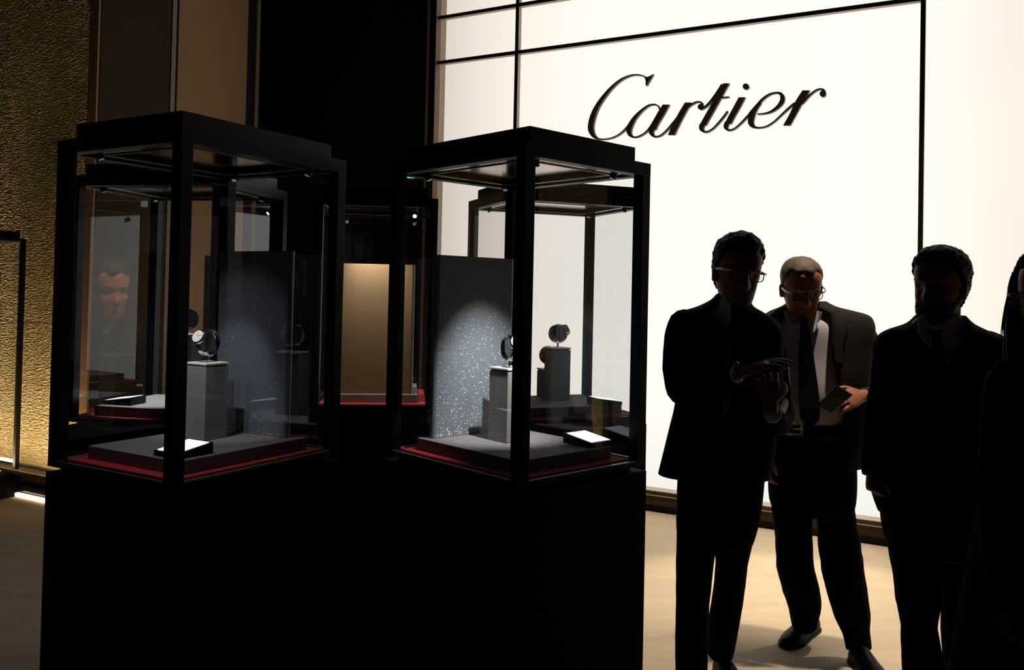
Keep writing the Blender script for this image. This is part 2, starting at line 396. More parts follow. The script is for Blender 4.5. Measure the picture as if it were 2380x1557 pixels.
letter([('n', [(1125, 428, 8), (1165, 398, 9), (1210, 345, 9), (1265, 270, 11), (1300, 215, 12)]),
        ('h', [(1335, 205, 27), (1285, 290, 29), (1220, 410, 29), (1160, 515, 29), (1125, 580, 28)]),
        ('n', [(1120, 570, 22), (1112, 605, 20), (1128, 630, 12), (1160, 637, 7), (1210, 612, 6), (1262, 560, 7), (1315, 496, 7), (1345, 452, 6)]),
        ('n', [(1285, 331, 7), (1325, 330, 6), (1360, 325, 4)])])
letter([('h', [(1475, 330, 29), (1430, 415, 30), (1380, 505, 29), (1350, 565, 28)]),
        ('n', [(1345, 550, 20), (1330, 590, 19), (1343, 615, 12), (1370, 622, 7), (1415, 603, 6), (1470, 555, 7), (1525, 497, 8)]), ('ball', (1509, 233, 27))])
letter([('n', [(1520, 505, 7), (1560, 455, 10), (1610, 400, 11), (1660, 345, 10), (1720, 303, 8), (1780, 288, 7), (1818, 297, 13), (1836, 328, 19), (1828, 372, 19), (1788, 420, 14), (1730, 458, 9), (1670, 475, 6), (1612, 478, 5)]),
        ('n', [(1640, 375, 11), (1598, 430, 16), (1568, 485, 23), (1553, 540, 26), (1562, 575, 21), (1592, 596, 10), (1640, 600, 6), (1700, 585, 6), (1765, 543, 6), (1830, 482, 7), (1900, 418, 8), (1945, 378, 6)])])
letter([('h', [(2048, 268, 32), (1988, 365, 35), (1930, 480, 31), (1874, 580, 31)]),
        ('n', [(2010, 385, 9), (2050, 340, 9), (2090, 300, 8), (2135, 267, 7), (2172, 255, 6), (2200, 262, 9), (2213, 282, 12)]), ('ball', (2196, 298, 28))])

# ------------------------------------------------------------------ display cases (a ring of five)
CX, CY, FX, FY = .209, .26, .246, .287
def display_case(c, rz, label, bright=False):
    t = empty('display_case', (c[0], c[1], 0), rz, label=label, cat='display case', group='black glass display cases in the ring')
    obj('base', B((-FX-.003, FX+.003, -FY-.003, FY+.003, 0, 1.035)), 'black_base', t, bevel=.002)
    obj('shadow_gap_plinth', B((-FX+.03, FX-.03, -FY+.03, FY-.03, 1.035, 1.050)), 'black_base', t)
    obj('bottom_plate', B((-FX, FX, -FY, FY, 1.050, 1.062)), 'black_metal', t)
    obj('red_floor', B((-.214, .214, -.255, .255, 1.062, 1.066)), 'red_felt', t)
    for a in ((-.2395, .2395, -.2835, -.2770), (-.2395, .2395, .2770, .2835), (-.2420, -.2355, -.2770, .2770), (.2355, .2420, -.2770, .2770)):
        obj('glass_lip', B((*a, 1.062, 1.0655)), 'lip', t)
    p = .034
    for sx in (-1, 1):
        for sy in (-1, 1):
            x0, x1 = sorted((sx*FX, sx*(FX-p))); y0, y1 = sorted((sy*FY, sy*(FY-p)))
            obj('post', B((x0, x1, y0, y1, 1.062, 1.869)), 'black_metal', t, bevel=.001)
    obj('top_rail', B((-FX, FX, -FY, -FY+.034, 1.869, 1.905)), 'black_metal', t)
    obj('top_rail', B((-FX, FX, FY-.034, FY, 1.869, 1.905)), 'black_metal', t)
    obj('top_rail', B((-FX, -FX+.034, -FY+.034, FY-.034, 1.869, 1.905)), 'black_metal', t)
    obj('top_rail', B((FX-.034, FX, -FY+.034, FY-.034, 1.869, 1.905)), 'black_metal', t)
    obj('cap', B((-CX, CX, -CY, CY, 1.905, 1.950)), 'black_metal', t, bevel=.0015)
    bmc = B((-.212, .212, -.253, -.205, 1.874, 1.905), (-.212, .212, .205, .253, 1.874, 1.905), (-.212, -.164, -.205, .205, 1.874, 1.905), (.164, .212, -.205, .205, 1.874, 1.905))
    obj('ceiling_border', bmc, 'black_gloss', t)
    obj('ceiling_edge_trim', B((-.166, .166, -.2065, -.203, 1.871, 1.875), (-.166, .166, .203, .2065, 1.871, 1.875), (-.1665, -.163, -.203, .203, 1.871, 1.875), (.163, .1665, -.203, .203, 1.871, 1.875)), 'lip', t)
    obj('ceiling_panel', B((-.164, .164, -.205, .205, 1.886, 1.905)), 'inner_ceiling', t)
    g = .003
    for a in ((-FX+p, FX-p, -FY+.008, -FY+.008+g), (-FX+p, FX-p, FY-.008-g, FY-.008), (-FX+.008, -FX+.008+g, -FY+p, FY-p), (FX-.008-g, FX-.008, -FY+p, FY-p)):
        obj('glass_pane', B((*a, 1.0656, 1.869)), 'glass', t)
    # little adjustable spotlights in the four upper corners
    for sx in (-1, 1):
        for sy in (-1, 1):
            q = Vector((sx*.155, sy*.228, 1.858 if bright else 1.886)); aim = (Vector((0, .02*sy, 1.3))-q).normalized()
            if bright: aim = (Vector((sx*.05, .6, 1.6))-q).normalized()
            bm = bmesh.new(); tube(bm, [q, q+Vector((0, 0, -.012))], [.004, .004], 8); tube(bm, [q+Vector((0, 0, -.016))-aim*.012, q+Vector((0, 0, -.016))+aim*.012], [.009, .011], 14)
            s = obj('spotlight', bm, 'black_metal', t)
            bm = bmesh.new(); tube(bm, [q+Vector((0, 0, -.016))+aim*.0121, q+Vector((0, 0, -.016))+aim*.0135], [.0075, .0075], 14); obj('lens', bm, 'lens_light' if bright and sy > 0 else 'lens_dim', s)
    return Matrix.Translation((c[0], c[1], 0)) @ Matrix.Rotation(rz, 4, 'Z')
def place(M, o): o.matrix_world = M @ o.matrix_basis; return o
def platform(M, label):
    o = obj('display_platform', B((-.181, .181, -.217, .217, 0, .034)), 'grey_cloth', bevel=.0015, label=label, cat='platform', group='grey platforms on red felt in the cases')
    o.matrix_world = M @ Matrix.Translation((0, 0, 1.066)); return o
def backdrop(M, m, label, x0=-.158, x1=.151):
    bm = bmesh.new(); r = .012; y0, y1 = .170, .196
    poly = []
    for cx, cy, a0 in ((x1-r, y1-r, 0), (x0+r, y1-r, 90), (x0+r, y0+r, 180), (x1-r, y0+r, 270)):
        for k in range(5): a = math.radians(a0+k*22.5); poly.append((cx+r*math.cos(a), cy+r*math.sin(a)))
    prism(bm, poly, Vector((1, 0, 0)), Vector((0, 1, 0)), Vector((0, 0, 1)), (0, 0, 1.1005), .535)
    o = obj('backdrop_panel', bm, m, label=label, cat='panel'); o.matrix_world = M; return o
def pedestal(M, x, y, h, label, s=.08, rz=0):
    t = empty('watch_pedestal', label=label, cat='pedestal'); t.matrix_world = M @ Matrix.Translation((x, y, 1.1005)) @ Matrix.Rotation(rz, 4, 'Z')
    a = s/2
    obj('column', B((-a, a, -a, a, 0, h-.010)), 'pedestal_cloth', t, bevel=.0015)
    obj('gap', B((-a+.004, a-.004, -a+.004, a-.004, h-.010, h-.006)), 'black_metal', t)
    obj('top_plate', B((-a-.001, a+.001, -a-.001, a+.001, h-.006, h)), 'plate_white', t, bevel=.001)
    return M @ Matrix.Translation((x, y, 1.1005+h+.0005)) @ Matrix.Rotation(rz, 4, 'Z')
def watch(M, label, rz=0, strap='chrome', case='chrome', tilt=25, r=.0385, disc='dark_chrome'):
    """watch strapped round a C shaped stand; loop lies in the local YZ plane, dial faces -Y"""
    t = empty('watch_on_stand', label=label, cat='watch'); t.matrix_world = M @ Matrix.Rotation(rz, 4, 'Z')
    c = Vector((0, 0, r+.016))
    obj('stem', B((-.003, .003, -.003, .003, 0, .018)), 'chrome', t)
    def arc(a0, a1, ro, ri, hw, n=40):
        bm = bmesh.new(); rings = []
        for i in range(n+1):
            a = math.radians(a0+(a1-a0)*i/n); u = Vector((0, math.cos(a), math.sin(a)))
            rings.append([c+u*ri+Vector((-hw, 0, 0)), c+u*ro+Vector((-hw*.8, 0, 0)), c+u*ro+Vector((hw*.8, 0, 0)), c+u*ri+Vector((hw, 0, 0))])
        loft(bm, rings, True); return bm
    obj('strap', arc(180-tilt+28, 180-tilt+332, r, r-.003, .010), strap, t, smooth=False)
    obj('stand_ring', arc(-80, 260, r-.0035, r-.007, .0085), 'chrome', t)
    bm = bmesh.new(); ellipsoid(bm, c, (.006, r-.006, r-.006), None, 40, 20); obj('inner_disc', bm, disc, t, smooth=True)
    a = math.radians(180-tilt); u = Vector((0, math.cos(a), math.sin(a)))
    bm = bmesh.new(); tube(bm, [c+u*(r-.004), c+u*(r-.001), c+u*(r+.006), c+u*(r+.008)], [.019, .0215, .0215, .019], 32, sub=1); k = obj('watch_case', bm, case, t, bevel=.0006)
    bm = bmesh.new(); tube(bm, [c+u*(r+.0081), c+u*(r+.0086)], [.0175]*2, 32); obj('dial', bm, 'dial', k)
    w = u.cross(Vector((1, 0, 0)))
    bm = bmesh.new()
    for ang, L in ((.3, .011), (2.2, .008)):
        d = Vector((1, 0, 0))*math.cos(ang)+w*math.sin(ang); tube(bm, [c+u*(r+.0089), c+u*(r+.0089)+d*L], [.0006]*2, 5)
    obj('hands', bm, 'black_metal', k)
    bm = bmesh.new()
    for s in (-1, 0, 1): tube(bm, [c+u*(r+.003)+Vector((.019, 0, 0))+w*s*.009, c+u*(r+.003)+Vector((.0235, 0, 0))+w*s*.009], [.0022 if s else .0032]*2, 10)
    obj('crown', bm, case, k)
    for s in (-1, 1):
        bm = bmesh.new()
        for e in (-1, 1): tube(bm, [c+u*(r+.002)+w*s*.014+Vector((e*.009, 0, 0)), c+u*(r-.004)+w*s*.023+Vector((e*.009, 0, 0))], [.0028, .002], 8)
        obj('lug', bm, case, k)
    return t
def tablet(M, x, y, label, on=True, rz=0, w=.09, d=.11):
    t = empty('information_tablet', label=label, cat='tablet'); t.matrix_world = M @ Matrix.Translation((x, y, 1.1005)) @ Matrix.Rotation(rz, 4, 'Z')
    bm = bmesh.new(); prism(bm, [(-d/2, 0), (d/2, 0), (d/2, .028), (-d/2, .013)], Vector((0, 1, 0)), Vector((0, 0, 1)), Vector((1, 0, 0)), (-w/2, 0, 0), w)
    obj('wedge_body', bm, 'black_metal', t, bevel=.001)
    bm = bmesh.new(); k = .015/d
    z = lambda yy: .013+(yy+d/2)*k
    e = .006; vs = [(-w/2+e, -d/2+e), (w/2-e, -d/2+e), (w/2-e, d/2-e*1.5), (-w/2+e, d/2-e*1.5)]
    a = [bm.verts.new((x_, y_, z(y_)+.0005)) for x_, y_ in vs]; b = [bm.verts.new((x_, y_, z(y_)+.0015)) for x_, y_ in vs]
    bm.faces.new(a[::-1]); bm.faces.new(b)
    for i in range(4): bm.faces.new((a[i], a[(i+1) % 4], b[(i+1) % 4], b[i]))
    obj('screen', bm, 'screen' if on else 'screen_off', t)
def case_spot(M, loc, tgt, e, spot=60, col=(1, 1, 1), size=.008, blend=.6):
    lamp('case_spotlight', 'SPOT', tuple(M @ Vector(loc)), e, col, tuple(M @ Vector(tgt)), size, spot, blend)

RZ = {1: -30.3, 2: 42.9, 3: 111.6, 4: 186.9, 5: 258.9}
CC = {1: (-.849, 2.371), 2: (.013, 2.470), 3: (.170, 3.427), 4: (-.585, 3.725), 5: (-1.214, 3.154)}
LB = {1: 'large black-framed glass display case at front left with slate backdrop', 2: 'black-framed glass display case at front centre with beaded backdrop',
      3: 'black glass display case directly behind the front centre case, before the lit wall', 4: 'black glass display case at the back, its bronze panel turned to the viewer',
      5: 'black glass display case behind the front left case, seen through its glass'}
M = {k: display_case(CC[k], math.radians(RZ[k]), LB[k], k == 4) for k in CC}
PLB = {1: 'grey platform on red felt in the front left case', 2: 'grey platform on red felt in the front centre case', 3: 'dark platform behind the front centre case, before the lit wall',
       4: 'platform under the bronze panel in the rear case', 5: 'bright lit platform seen through the front left case'}
for k in M: platform(M[k], PLB[k])
bp1 = backdrop(M[1], 'smooth_panel', 'smooth slate blue backdrop panel in front left case', x0=-.105+.03-.076, x1=.146)
bp2 = backdrop(M[2], 'beaded_panel', 'slate backdrop panel covered with droplet beads in front centre case')
backdrop(M[3], 'bronze_panel', 'bronze backdrop panel mostly hidden behind the front centre case post')
backdrop(M[4], 'bronze_panel', 'bronze panel facing the viewer between the two front cases', x0=-.160, x1=.160)
backdrop(M[5], 'bronze_panel', 'dark backdrop panel seen edge-on behind the front left case')
def beads(par, n, seed, x0, x1):
    rnd = random.Random(seed); bm = bmesh.new()
    for i in range(n):
        x = rnd.uniform(x0+.01, x1-.01); z = 1.105+.52*rnd.random()**1.7; r = rnd.uniform(.0006, .0014)*(1.3 if rnd.random() < .1 else 1)
        ellipsoid(bm, (x, .1700, z), (r, r*.8, r*rnd.uniform(1, 1.5)), None, 6, 5)
    return obj('bead', bm, 'bead', par, kind='stuff', smooth=True)
beads(bp2, 1050, 4, -.158, .151)
beads(bp1, 110, 5, -.15, .146)
w1 = pedestal(M[1], -.036, .045, .214, 'grey square pedestal in front left case')
watch(w1, 'steel watch on ring stand in front left case', rz=math.radians(6))
w2 = pedestal(M[2], .006, .030, .212, 'grey square pedestal in front centre case, half behind its front post')
watch(w2, 'steel watch with large pale dial in front centre case', rz=math.radians(-14))
w3 = pedestal(M[3], .032, -.036, .212, 'tall dark pedestal before the lit wall, behind the front centre case')
watch(w3, 'steel watch loop silhouetted against the white wall', rz=math.radians(-5), disc='chrome')
w4 = pedestal(M[3], .143, -.045, .116, 'low dark pedestal beside the tall one behind the front centre case', s=.07)
watch(w4, 'gold watch on red strap half hidden behind the tall dark pedestal', strap='red_leather', case='gold_watch')
w5 = pedestal(M[5], -.005, .02, .25, 'dark pedestal behind the front left case near post')
watch(w5, 'dark watch loop just right of the front left case near post', rz=math.radians(20), strap='dark_chrome', case='gold_watch')
tablet(M[1], .114, -.150, 'glowing tablet at the front corner of the front left case')
tablet(M[2], .156-.002, -.150, 'glowing tablet at right in the front centre case')
tablet(M[3], -.135, -.165, 'dark tablet seen from behind in the case before the lit wall', on=True)
tablet(M[5], .10, -.155, 'tablet on the bright platform seen through the front left case', on=True)
# light of the little spotlights
case_spot(M[1], (.10, -.235, 1.86), (-.036, .045, 1.33), 7, 34)
case_spot(M[1], (-.15, -.225, 1.86), (.02, .17, 1.10), 15, 60, blend=1)
case_spot(M[1], (.02, -.235, 1.86), (0, -.10, 1.1), 7, 62, blend=1)
case_spot(M[2], (.12, -.235, 1.86), (.006, .03, 1.33), 7, 34)
case_spot(M[2], (-.06, -.215, 1.86), (.05, .17, 1.09), 60, 42, blend=1)
case_spot(M[3], (-.17, .2, 1.86), (.05, -.03, 1.2), 1.5, 50)
case_spot(M[5], (.0, -.16, 1.86), (-.02, -.10, 1.1), 60, 36)
case_spot(M[4], (.05, .268, 1.86), (0, .196, 1.62), 32, 80, (1, .88, .70), blend=1)
case_spot(M[4], (0, -.1, 1.86), (0, -.05, 1.1), 5, 60)

# tall vitrine against the gold wall, at the frame's left edge
MV = MG @ Matrix.Translation((-.115, .25, 0))
tv = empty('display_case', label='tall thin-framed glass vitrine before the gold wall at the left edge', cat='display case'); tv.matrix_world = MV
VX, VY = .34, .19
obj('base', B((-VX, VX, -VY, VY, 0, .17)), 'black_base', tv)
for sx in (-1, 1):
    for sy in (-1, 1):
        x0, x1 = sorted((sx*VX, sx*(VX-.03))); y0, y1 = sorted((sy*VY, sy*(VY-.03)))
        obj('post', B((x0, x1, y0, y1, .17, 1.835)), 'black_metal', tv)
obj('top_frame', B((-VX, VX, -VY, VY, 1.82, 1.84)), 'black_metal', tv)
obj('cap', B((-VX+.03, VX-.03, -VY+.03, VY-.03, 1.84, 1.89)), 'black_metal', tv)
for a in ((-VX+.03, VX-.03, -VY+.008, -VY+.012), (-VX+.03, VX-.03, VY-.012, VY-.008)): obj('glass_pane', B((*a, .17, 1.82)), 'glass', tv)
for a in ((-VX+.008, -VX+.012, -VY+.03, VY-.03), (VX-.012, VX-.008, -VY+.03, VY-.03)): obj('glass_pane', B((*a, .17, 1.82)), 'glass', tv)
# emergency light deep in the black recess
q = P(962, 412, 5.5)
ex = obj('exit_light', B((q.x-.05, q.x+.05, q.y, q.y+.03, q.z-.006, q.z+.006)), 'black_metal', label='small green emergency light glowing in the dark gap', cat='lamp')
obj('diffuser', B((-.045+q.x, .045+q.x, q.y-.003, q.y, q.z-.005, q.z+.004)), 'green_led', ex)
lamp('exit_glow', 'POINT', (q.x, q.y-.03, q.z-.02), .05, (.05, 1, .5), size=.01)
#PEOPLE
# ------------------------------------------------------------------ people
def G3(p, c, s):
    return math.exp(-(((p[0]-c[0])/s[0])**2+((p[1]-c[1])/s[1])**2+((p[2]-c[2])/s[2])**2))
HP = [(0.00, .020, -.078, -.045), (.04, .036, -.088, -.02), (.10, .048, -.092, .012), (.18, .057, -.090, .045), (.30, .064, -.088, .068), (.42, .069, -.087, .084),
      (.52, .072, -.088, .092), (.62, .0745, -.091, .097), (.72, .0745, -.090, .097), (.81, .070, -.084, .090), (.89, .059, -.070, .076), (.95, .042, -.050, .054), (.985, .023, -.027, .029), (1.0, .007, -.008, .008)]
def hprof(t):
    for a, b in zip(HP, HP[1:]):
        if a[0] <= t <= b[0]:
            k = (t-a[0])/(b[0]-a[0]); return [a[i]+(b[i]-a[i])*k for i in (1, 2, 3)]
    return HP[-1][1:]
HH = .235
def head_point(t, a):
    w, f, b = hprof(t); c, s = math.cos(a), math.sin(a)     # a=0 right (+x), a=-90deg front (-y)
    e = 2/2.35
    x = math.copysign(abs(c)**e, c)*w; y = math.copysign(abs(s)**e, s); mid = (f+b)/2; hd = (b-f)/2
    p = Vector((x, mid+y*hd, t*HH))
    if y < 0:   # face relief
        z = p.z/HH
        d = 0
        for sx in (-1, 1):
            d -= .012*G3(p, (sx*.032, p.y, .505*HH), (.015, 1, .012))          # eye sockets
            d += .006*G3(p, (sx*.030, p.y, .585*HH), (.022, 1, .008))          # brows
            d += .005*G3(p, (sx*.042, p.y, .36*HH), (.018, 1, .020))           # cheekbones
        d += .024*G3(p, (0, p.y, .345*HH), (.0125, 1, .013)) + .013*G3(p, (0, p.y, .43*HH), (.009, 1, .024))   # nose
        d += .006*G3(p, (0, p.y, .225*HH), (.022, 1, .0055)) + .007*G3(p, (0, p.y, .175*HH), (.019, 1, .0055))  # lips
        d -= .004*G3(p, (0, p.y, .20*HH), (.024, 1, .003))
        d += .006*G3(p, (0, p.y, .05*HH), (.018, 1, .012))                     # chin
        p.y -= d*min(1, -y*1.3)
    return p
def head_bm(bm, M, jowl=0):
    rings = []
    for i in range(61):
        t = i/60; rings.append([M @ head_point(t, 2*PI*k/56) for k in range(56)])
    loft(bm, rings, True)
    for sx in (-1, 1):   # ears
        Me = M @ Matrix.Translation((sx*.076, .008, .44*HH)) @ Matrix.Rotation(sx*.35, 4, 'Z') @ Matrix.Rotation(.15, 4, 'X')
        ellipsoid(bm, (0, 0, 0), (.008, .017, .031), Me, 12, 10)
        ellipsoid(bm, (sx*.004, .004, .010), (.006, .016, .018), Me, 12, 8)
        ellipsoid(bm, (-sx*.004, -.006, -.014), (.007, .009, .013), Me, 10, 8)
def hair_bm(M, fn, amp=.004, fr=60, seed=0, nt=48, na=64, t0=.12, t1=1.0):
    """fn(t, a, p) -> hair thickness in metres; below zero it dives inside the head"""
    bm = bmesh.new(); rings = []
    for i in range(nt+1):
        t = t0+(t1-t0)*i/nt; r = []
        for k in range(na):
            a = 2*PI*k/na; p = head_point(t, a); c = Vector((0, 0, .55*HH)); d = (p-c).normalized()
            th = fn(t, a, p)
            if th > 0: th += amp*noise.noise(p*fr+Vector((seed, 0, 0)))+amp*.6*noise.noise(p*fr*2.7)
            r.append(M @ (p+d*th))
        rings.append(r)
    loft(bm, rings, True); return bm
def tufts(bm, M, pts, L=.016, r=.0035, n=60, seed=1, curl=.6):
    rnd = random.Random(seed)
    for i in range(n):
        t, a = rnd.choice(pts); t += rnd.uniform(-.03, .03); a += rnd.uniform(-.2, .2); t = min(t, .995)
        p = head_point(t, a); c = Vector((0, 0, .5*HH)); d = (p-c).normalized(); q = Vector((rnd.uniform(-1, 1), rnd.uniform(-1, 1), rnd.uniform(-.3, 1)))*curl
        l = L*rnd.uniform(.5, 1.2); e = (d+q).normalized()
        tube(bm, [M @ (p+d*.004), M @ (p+d*l*.7), M @ (p+d*l*.9+e*l*.5), M @ (p+d*l*.8+e*l*.9)], [r, r*.9, r*.6, r*.15], 6, sub=2)
def hand(bm, wrist, dirv, palm_n, side=1, curl=(.5, .5, .6, .7), thumb=.5, s=1.0, spread=.06):
    """wrist point, direction of the knuckles, palm normal (pointing out of the palm); side=+1 puts the thumb on dir x normal"""
    d = Vector(dirv).normalized(); n = Vector(palm_n); n = (n-d*n.dot(d)).normalized(); w = d.cross(n)*side
    W_ = Vector(wrist)
    tube(bm, [W_-d*.03*s, W_+d*.01*s, W_+d*.045*s, W_+d*.083*s, W_+d*.092*s], [(.0225*s, .018*s), (.026*s, .017*s), (.037*s, .0155*s), (.040*s, .013*s), (.034*s, .009*s)], 16, up=n)
    L = [(.040, .026, .021), (.045, .029, .023), (.041, .027, .022), (.032, .020, .019)]
    for i, (a, b, c) in enumerate(L):
        off = (1.5-i)*.0195*s; base = W_+d*(.078-(.006 if i == 3 else 0))*s+w*off
        dd = (d+w*(1.5-i)*spread).normalized(); p = base; pts = [p-dd*.02*s, p]; cu = curl[i]; ang = 0
        for seg, k in zip((a, b, c), (.55, 1.0, .8)):
            ang += cu*k; v = dd*math.cos(ang)+n*math.sin(ang); p = p+v*seg*s; pts.append(p)
        tube(bm, pts, [.0085*s, .0092*s, .0082*s, .0075*s, .0055*s], 10, sub=2)
        ellipsoid(bm, pts[-1], (.0056*s,)*3, None, 8, 6)
    b0 = W_+d*.022*s+w*.026*s; v1 = (d*.75+w*.75+n*.25).normalized(); v2 = (d*.9+w*(.45-thumb*.6)+n*thumb).normalized(); v3 = (d*.95+w*(.1-thumb*.6)+n*thumb).normalized()
    p1 = b0+v1*.038*s; p2 = p1+v2*.032*s; p3 = p2+v3*.024*s
    tube(bm, [b0-v1*.018*s, b0, p1, p2, p3], [.013*s, .0135*s, .0105*s, .0095*s, .0065*s], 10, sub=2); ellipsoid(bm, p3, (.0066*s,)*3, None, 8, 6)
def ring_px(row, D, seg=44, k=1.0, ex=2.4):
    """row: y, xL, xR, half depth, depth shift"""
    y, xl, xr, hd, dy = row
    c = P((xl+xr)/2, y, D+dy); hw = (xr-xl)/2/F*(D+dy)*k
    v = Vector((c.x, c.y, 0)).normalized(); rt = Vector((v.y, -v.x, 0)); rt = (rt + Vector((0, 0, math.sin(ROLL)))).normalized(); e = 2/ex; out = []
    for i in range(seg):
        a = 2*PI*i/seg; ca, sa = math.cos(a), math.sin(a)
        out.append(c+rt*math.copysign(abs(ca)**e, ca)*hw+v*math.copysign(abs(sa)**e, sa)*hd*k)
    return out
def interp_rows(rows, n=4):
    out = []
    for i in range(len(rows)-1):
        p = [np.array(rows[j], float) for j in (max(i-1, 0), i, i+1, min(i+2, len(rows)-1))]
        for k in range(n):
            t = k/n; out.append(tuple(float(x) for x in .5*((2*p[1])+(p[2]-p[0])*t+(2*p[0]-5*p[1]+4*p[2]-p[3])*t*t+(3*p[1]-p[0]-3*p[2]+p[3])*t**3)))
    out.append(tuple(map(float, rows[-1]))); return out
def px_tube(bm, pts, D, seg=16, wob=0, sub=3, flat=1.0):
    """pts: x, y, depth shift, radius in photo px"""
    tube(bm, [P(x, y, D+dz) for x, y, dz, r in pts], [(r/F*(D+dz)*1.0, r/F*(D+dz)*flat) for x, y, dz, r in pts], seg, sub=sub, wob=wob)
def shell_jacket(name, rows, D, gap, parent, m, sleeves, lapels=True, M_=None):
    """rows as ring_px; gap(frac)->(left, right) opening half angles about the front"""
    R = interp_rows(rows, 4); bm = bmesh.new(); rings = []; n = len(R)
    for i, row in enumerate(R):
        g0, g1 = gap(i/(n-1)); base = ring_px(row, D, 240)
        a0 = 270-g0; a1 = 270+g1-360       # front is angle 270; go the long way round, from left edge to right edge
        m_ = 64; ring = []
        for k in range(m_+1):
            a = (a0+(a1-a0)*k/m_) % 360; j = a/360*240; j0 = int(j) % 240; f = j-int(j)
            ring.append(base[j0].lerp(base[(j0+1) % 240], f))
        rings.append(ring)
    loft(bm, rings, False, closed=False)
    for s in sleeves: px_tube(bm, s, D, 20, wob=.09)
    o = obj(name, bm, m, parent, smooth=True)
    s = o.modifiers.new('s', 'SOLIDIFY'); s.thickness = .004; s.offset = -1
    if lapels:
        for sd in (0, 1):
            bm = bmesh.new(); L = []
            hi = int(n*lapels)
            for i in range(1, hi):
                fr = i/(n-1); g0, g1 = gap(fr); wv = 16*math.sin(PI*min(1, (i/hi)**.7)*.93)+2
                y, xl, xr, hd, dy = R[i]; base = ring_px((y, xl-2, xr+2, hd+.010, dy), D, 240)
                def at(a): j = (a % 360)/360*240; return base[int(j) % 240].lerp(base[(int(j)+1) % 240], j-int(j))
                if sd == 0: L.append([at(270-g0+1-(wv+1)*q/3) for q in range(4)])
                else: L.append([at(270+g1-1+(wv+1)*q/3) for q in range(4)])
            loft(bm, L, False, closed=False); lo = obj('lapel', bm, m, o, smooth=True); sm = lo.modifiers.new('s', 'SOLIDIFY'); sm.thickness = .004
    return o
def shoe(name, parent, heel, toe, h=.10, m='shoe_black', w=.048):
    heel, toe = Vector(heel), Vector(toe); d = (toe-heel); L = d.length; d.normalize(); s = Vector((d.y, -d.x, 0))
    prof = [(0, .030, .065), (.08, .036, .085), (.25, .038, .095), (.40, .040, .080), (.55, .046, .060), (.72, .050, .048), (.86, .044, .040), (.96, .028, .030), (1.0, .012, .018)]
    bm = bmesh.new(); rings = []
    for t, hw, hh in prof:
        c = heel+d*L*t; hw *= w/.048
        rings.append([c+s*math.cos(a)*hw*(1 if math.sin(a) < .3 else 1-.25*(math.sin(a)-.3))+Vector((0, 0, .012+hh*(0 if math.sin(a) < 0 else math.sin(a)**.8))) for a in [2*PI*k/20 for k in range(20)]])
    loft(bm, rings, True); o = obj(name, bm, m, parent, smooth=True); o.modifiers.new('sub', 'SUBSURF').levels = 1
    bm = bmesh.new(); rings = []
    for z in (0, .012): rings.append([])
    outl = [(t, hw) for t, hw, hh in prof]
    pl = [heel+d*L*t*1.01+s*hw*1.05*w/.048 for t, hw in outl]+[heel+d*L*t*1.01-s*hw*1.05*w/.048 for t, hw in outl[::-1]]
    a = [bm.verts.new((p.x, p.y, .001)) for p in pl]; b = [bm.verts.new((p.x, p.y, .014)) for p in pl]
    bm.faces.new(a[::-1]); bm.faces.new(b); n = len(a)
    for i in range(n): bm.faces.new((a[i], a[(i+1) % n], b[(i+1) % n], b[i]))
    obj('sole', bm, m, o)
def glasses(M, parent, m='glasses_black', w=.026, h=.0185, tm='glasses_black'):
    bm = bmesh.new(); yy = -.104; zz = .50*HH
    def rim(cx):
        pts = [M @ Vector((cx+math.copysign(abs(math.cos(a))**.7, math.cos(a))*w, yy+abs(cx+math.cos(a)*w)**2*2.6, zz+math.copysign(abs(math.sin(a))**.7, math.sin(a))*h)) for a in [2*PI*k/28 for k in range(29)]]
        tube(bm, pts, [.0017]*29, 6, sub=1)
        return pts
    r1 = rim(-.032); r2 = rim(.032)
    tube(bm, [M @ Vector((-.006, yy, zz+.008)), M @ Vector((0, yy-.002, zz+.010)), M @ Vector((.006, yy, zz+.008))], [.002]*3, 6)
    g = obj('glasses', bm, m, parent)
    for sx in (-1, 1):
        bm = bmesh.new(); tube(bm, [M @ Vector((sx*.058, yy+.009, zz+.011)), M @ Vector((sx*.077, -.07, zz+.009)), M @ Vector((sx*.080, .0, zz+.003)), M @ Vector((sx*.079, .018, zz-.012))], [(.0018, .004)]*4, 8); obj('temple', bm, tm, g)
    for pts in (r1, r2):
        bm = bmesh.new(); vs = [bm.verts.new(p) for p in pts[:-1]]; bm.faces.new(vs); obj('lens', bm, 'lens_clear2', g)
MATS['lens_clear2'] = MATS['lens_clear']
def headM(x, y, D, yaw=0, pitch=0, roll=0, s=1.0):
    """chin-base origin placed so that the head centre projects at (x,y); yaw>0 turns the face to the viewer's right"""
    c = P(x, y, D)
    R = Matrix.Rotation(yaw, 4, 'Z') @ Matrix.Rotation(roll, 4, 'Y') @ Matrix.Rotation(pitch, 4, 'X')
    return Matrix.Translation(c) @ R @ Matrix.Scale(s, 4) @ Matrix.Translation((0, 0, -.5*HH))
def person(label, loc, group=None):
    t = empty('person', loc, label=label, cat='person'); return t
def into(parent):
    bpy.context.view_layer.update(); inv = parent.matrix_world.inverted()
    for c in parent.children:
        c.matrix_parent_inverse = inv
def body(parent, build, m='skin', v=.0042):
    bm = bmesh.new(); build(bm); o = obj('body', bm, m, parent, smooth=True); remesh(o, v, 2); return o
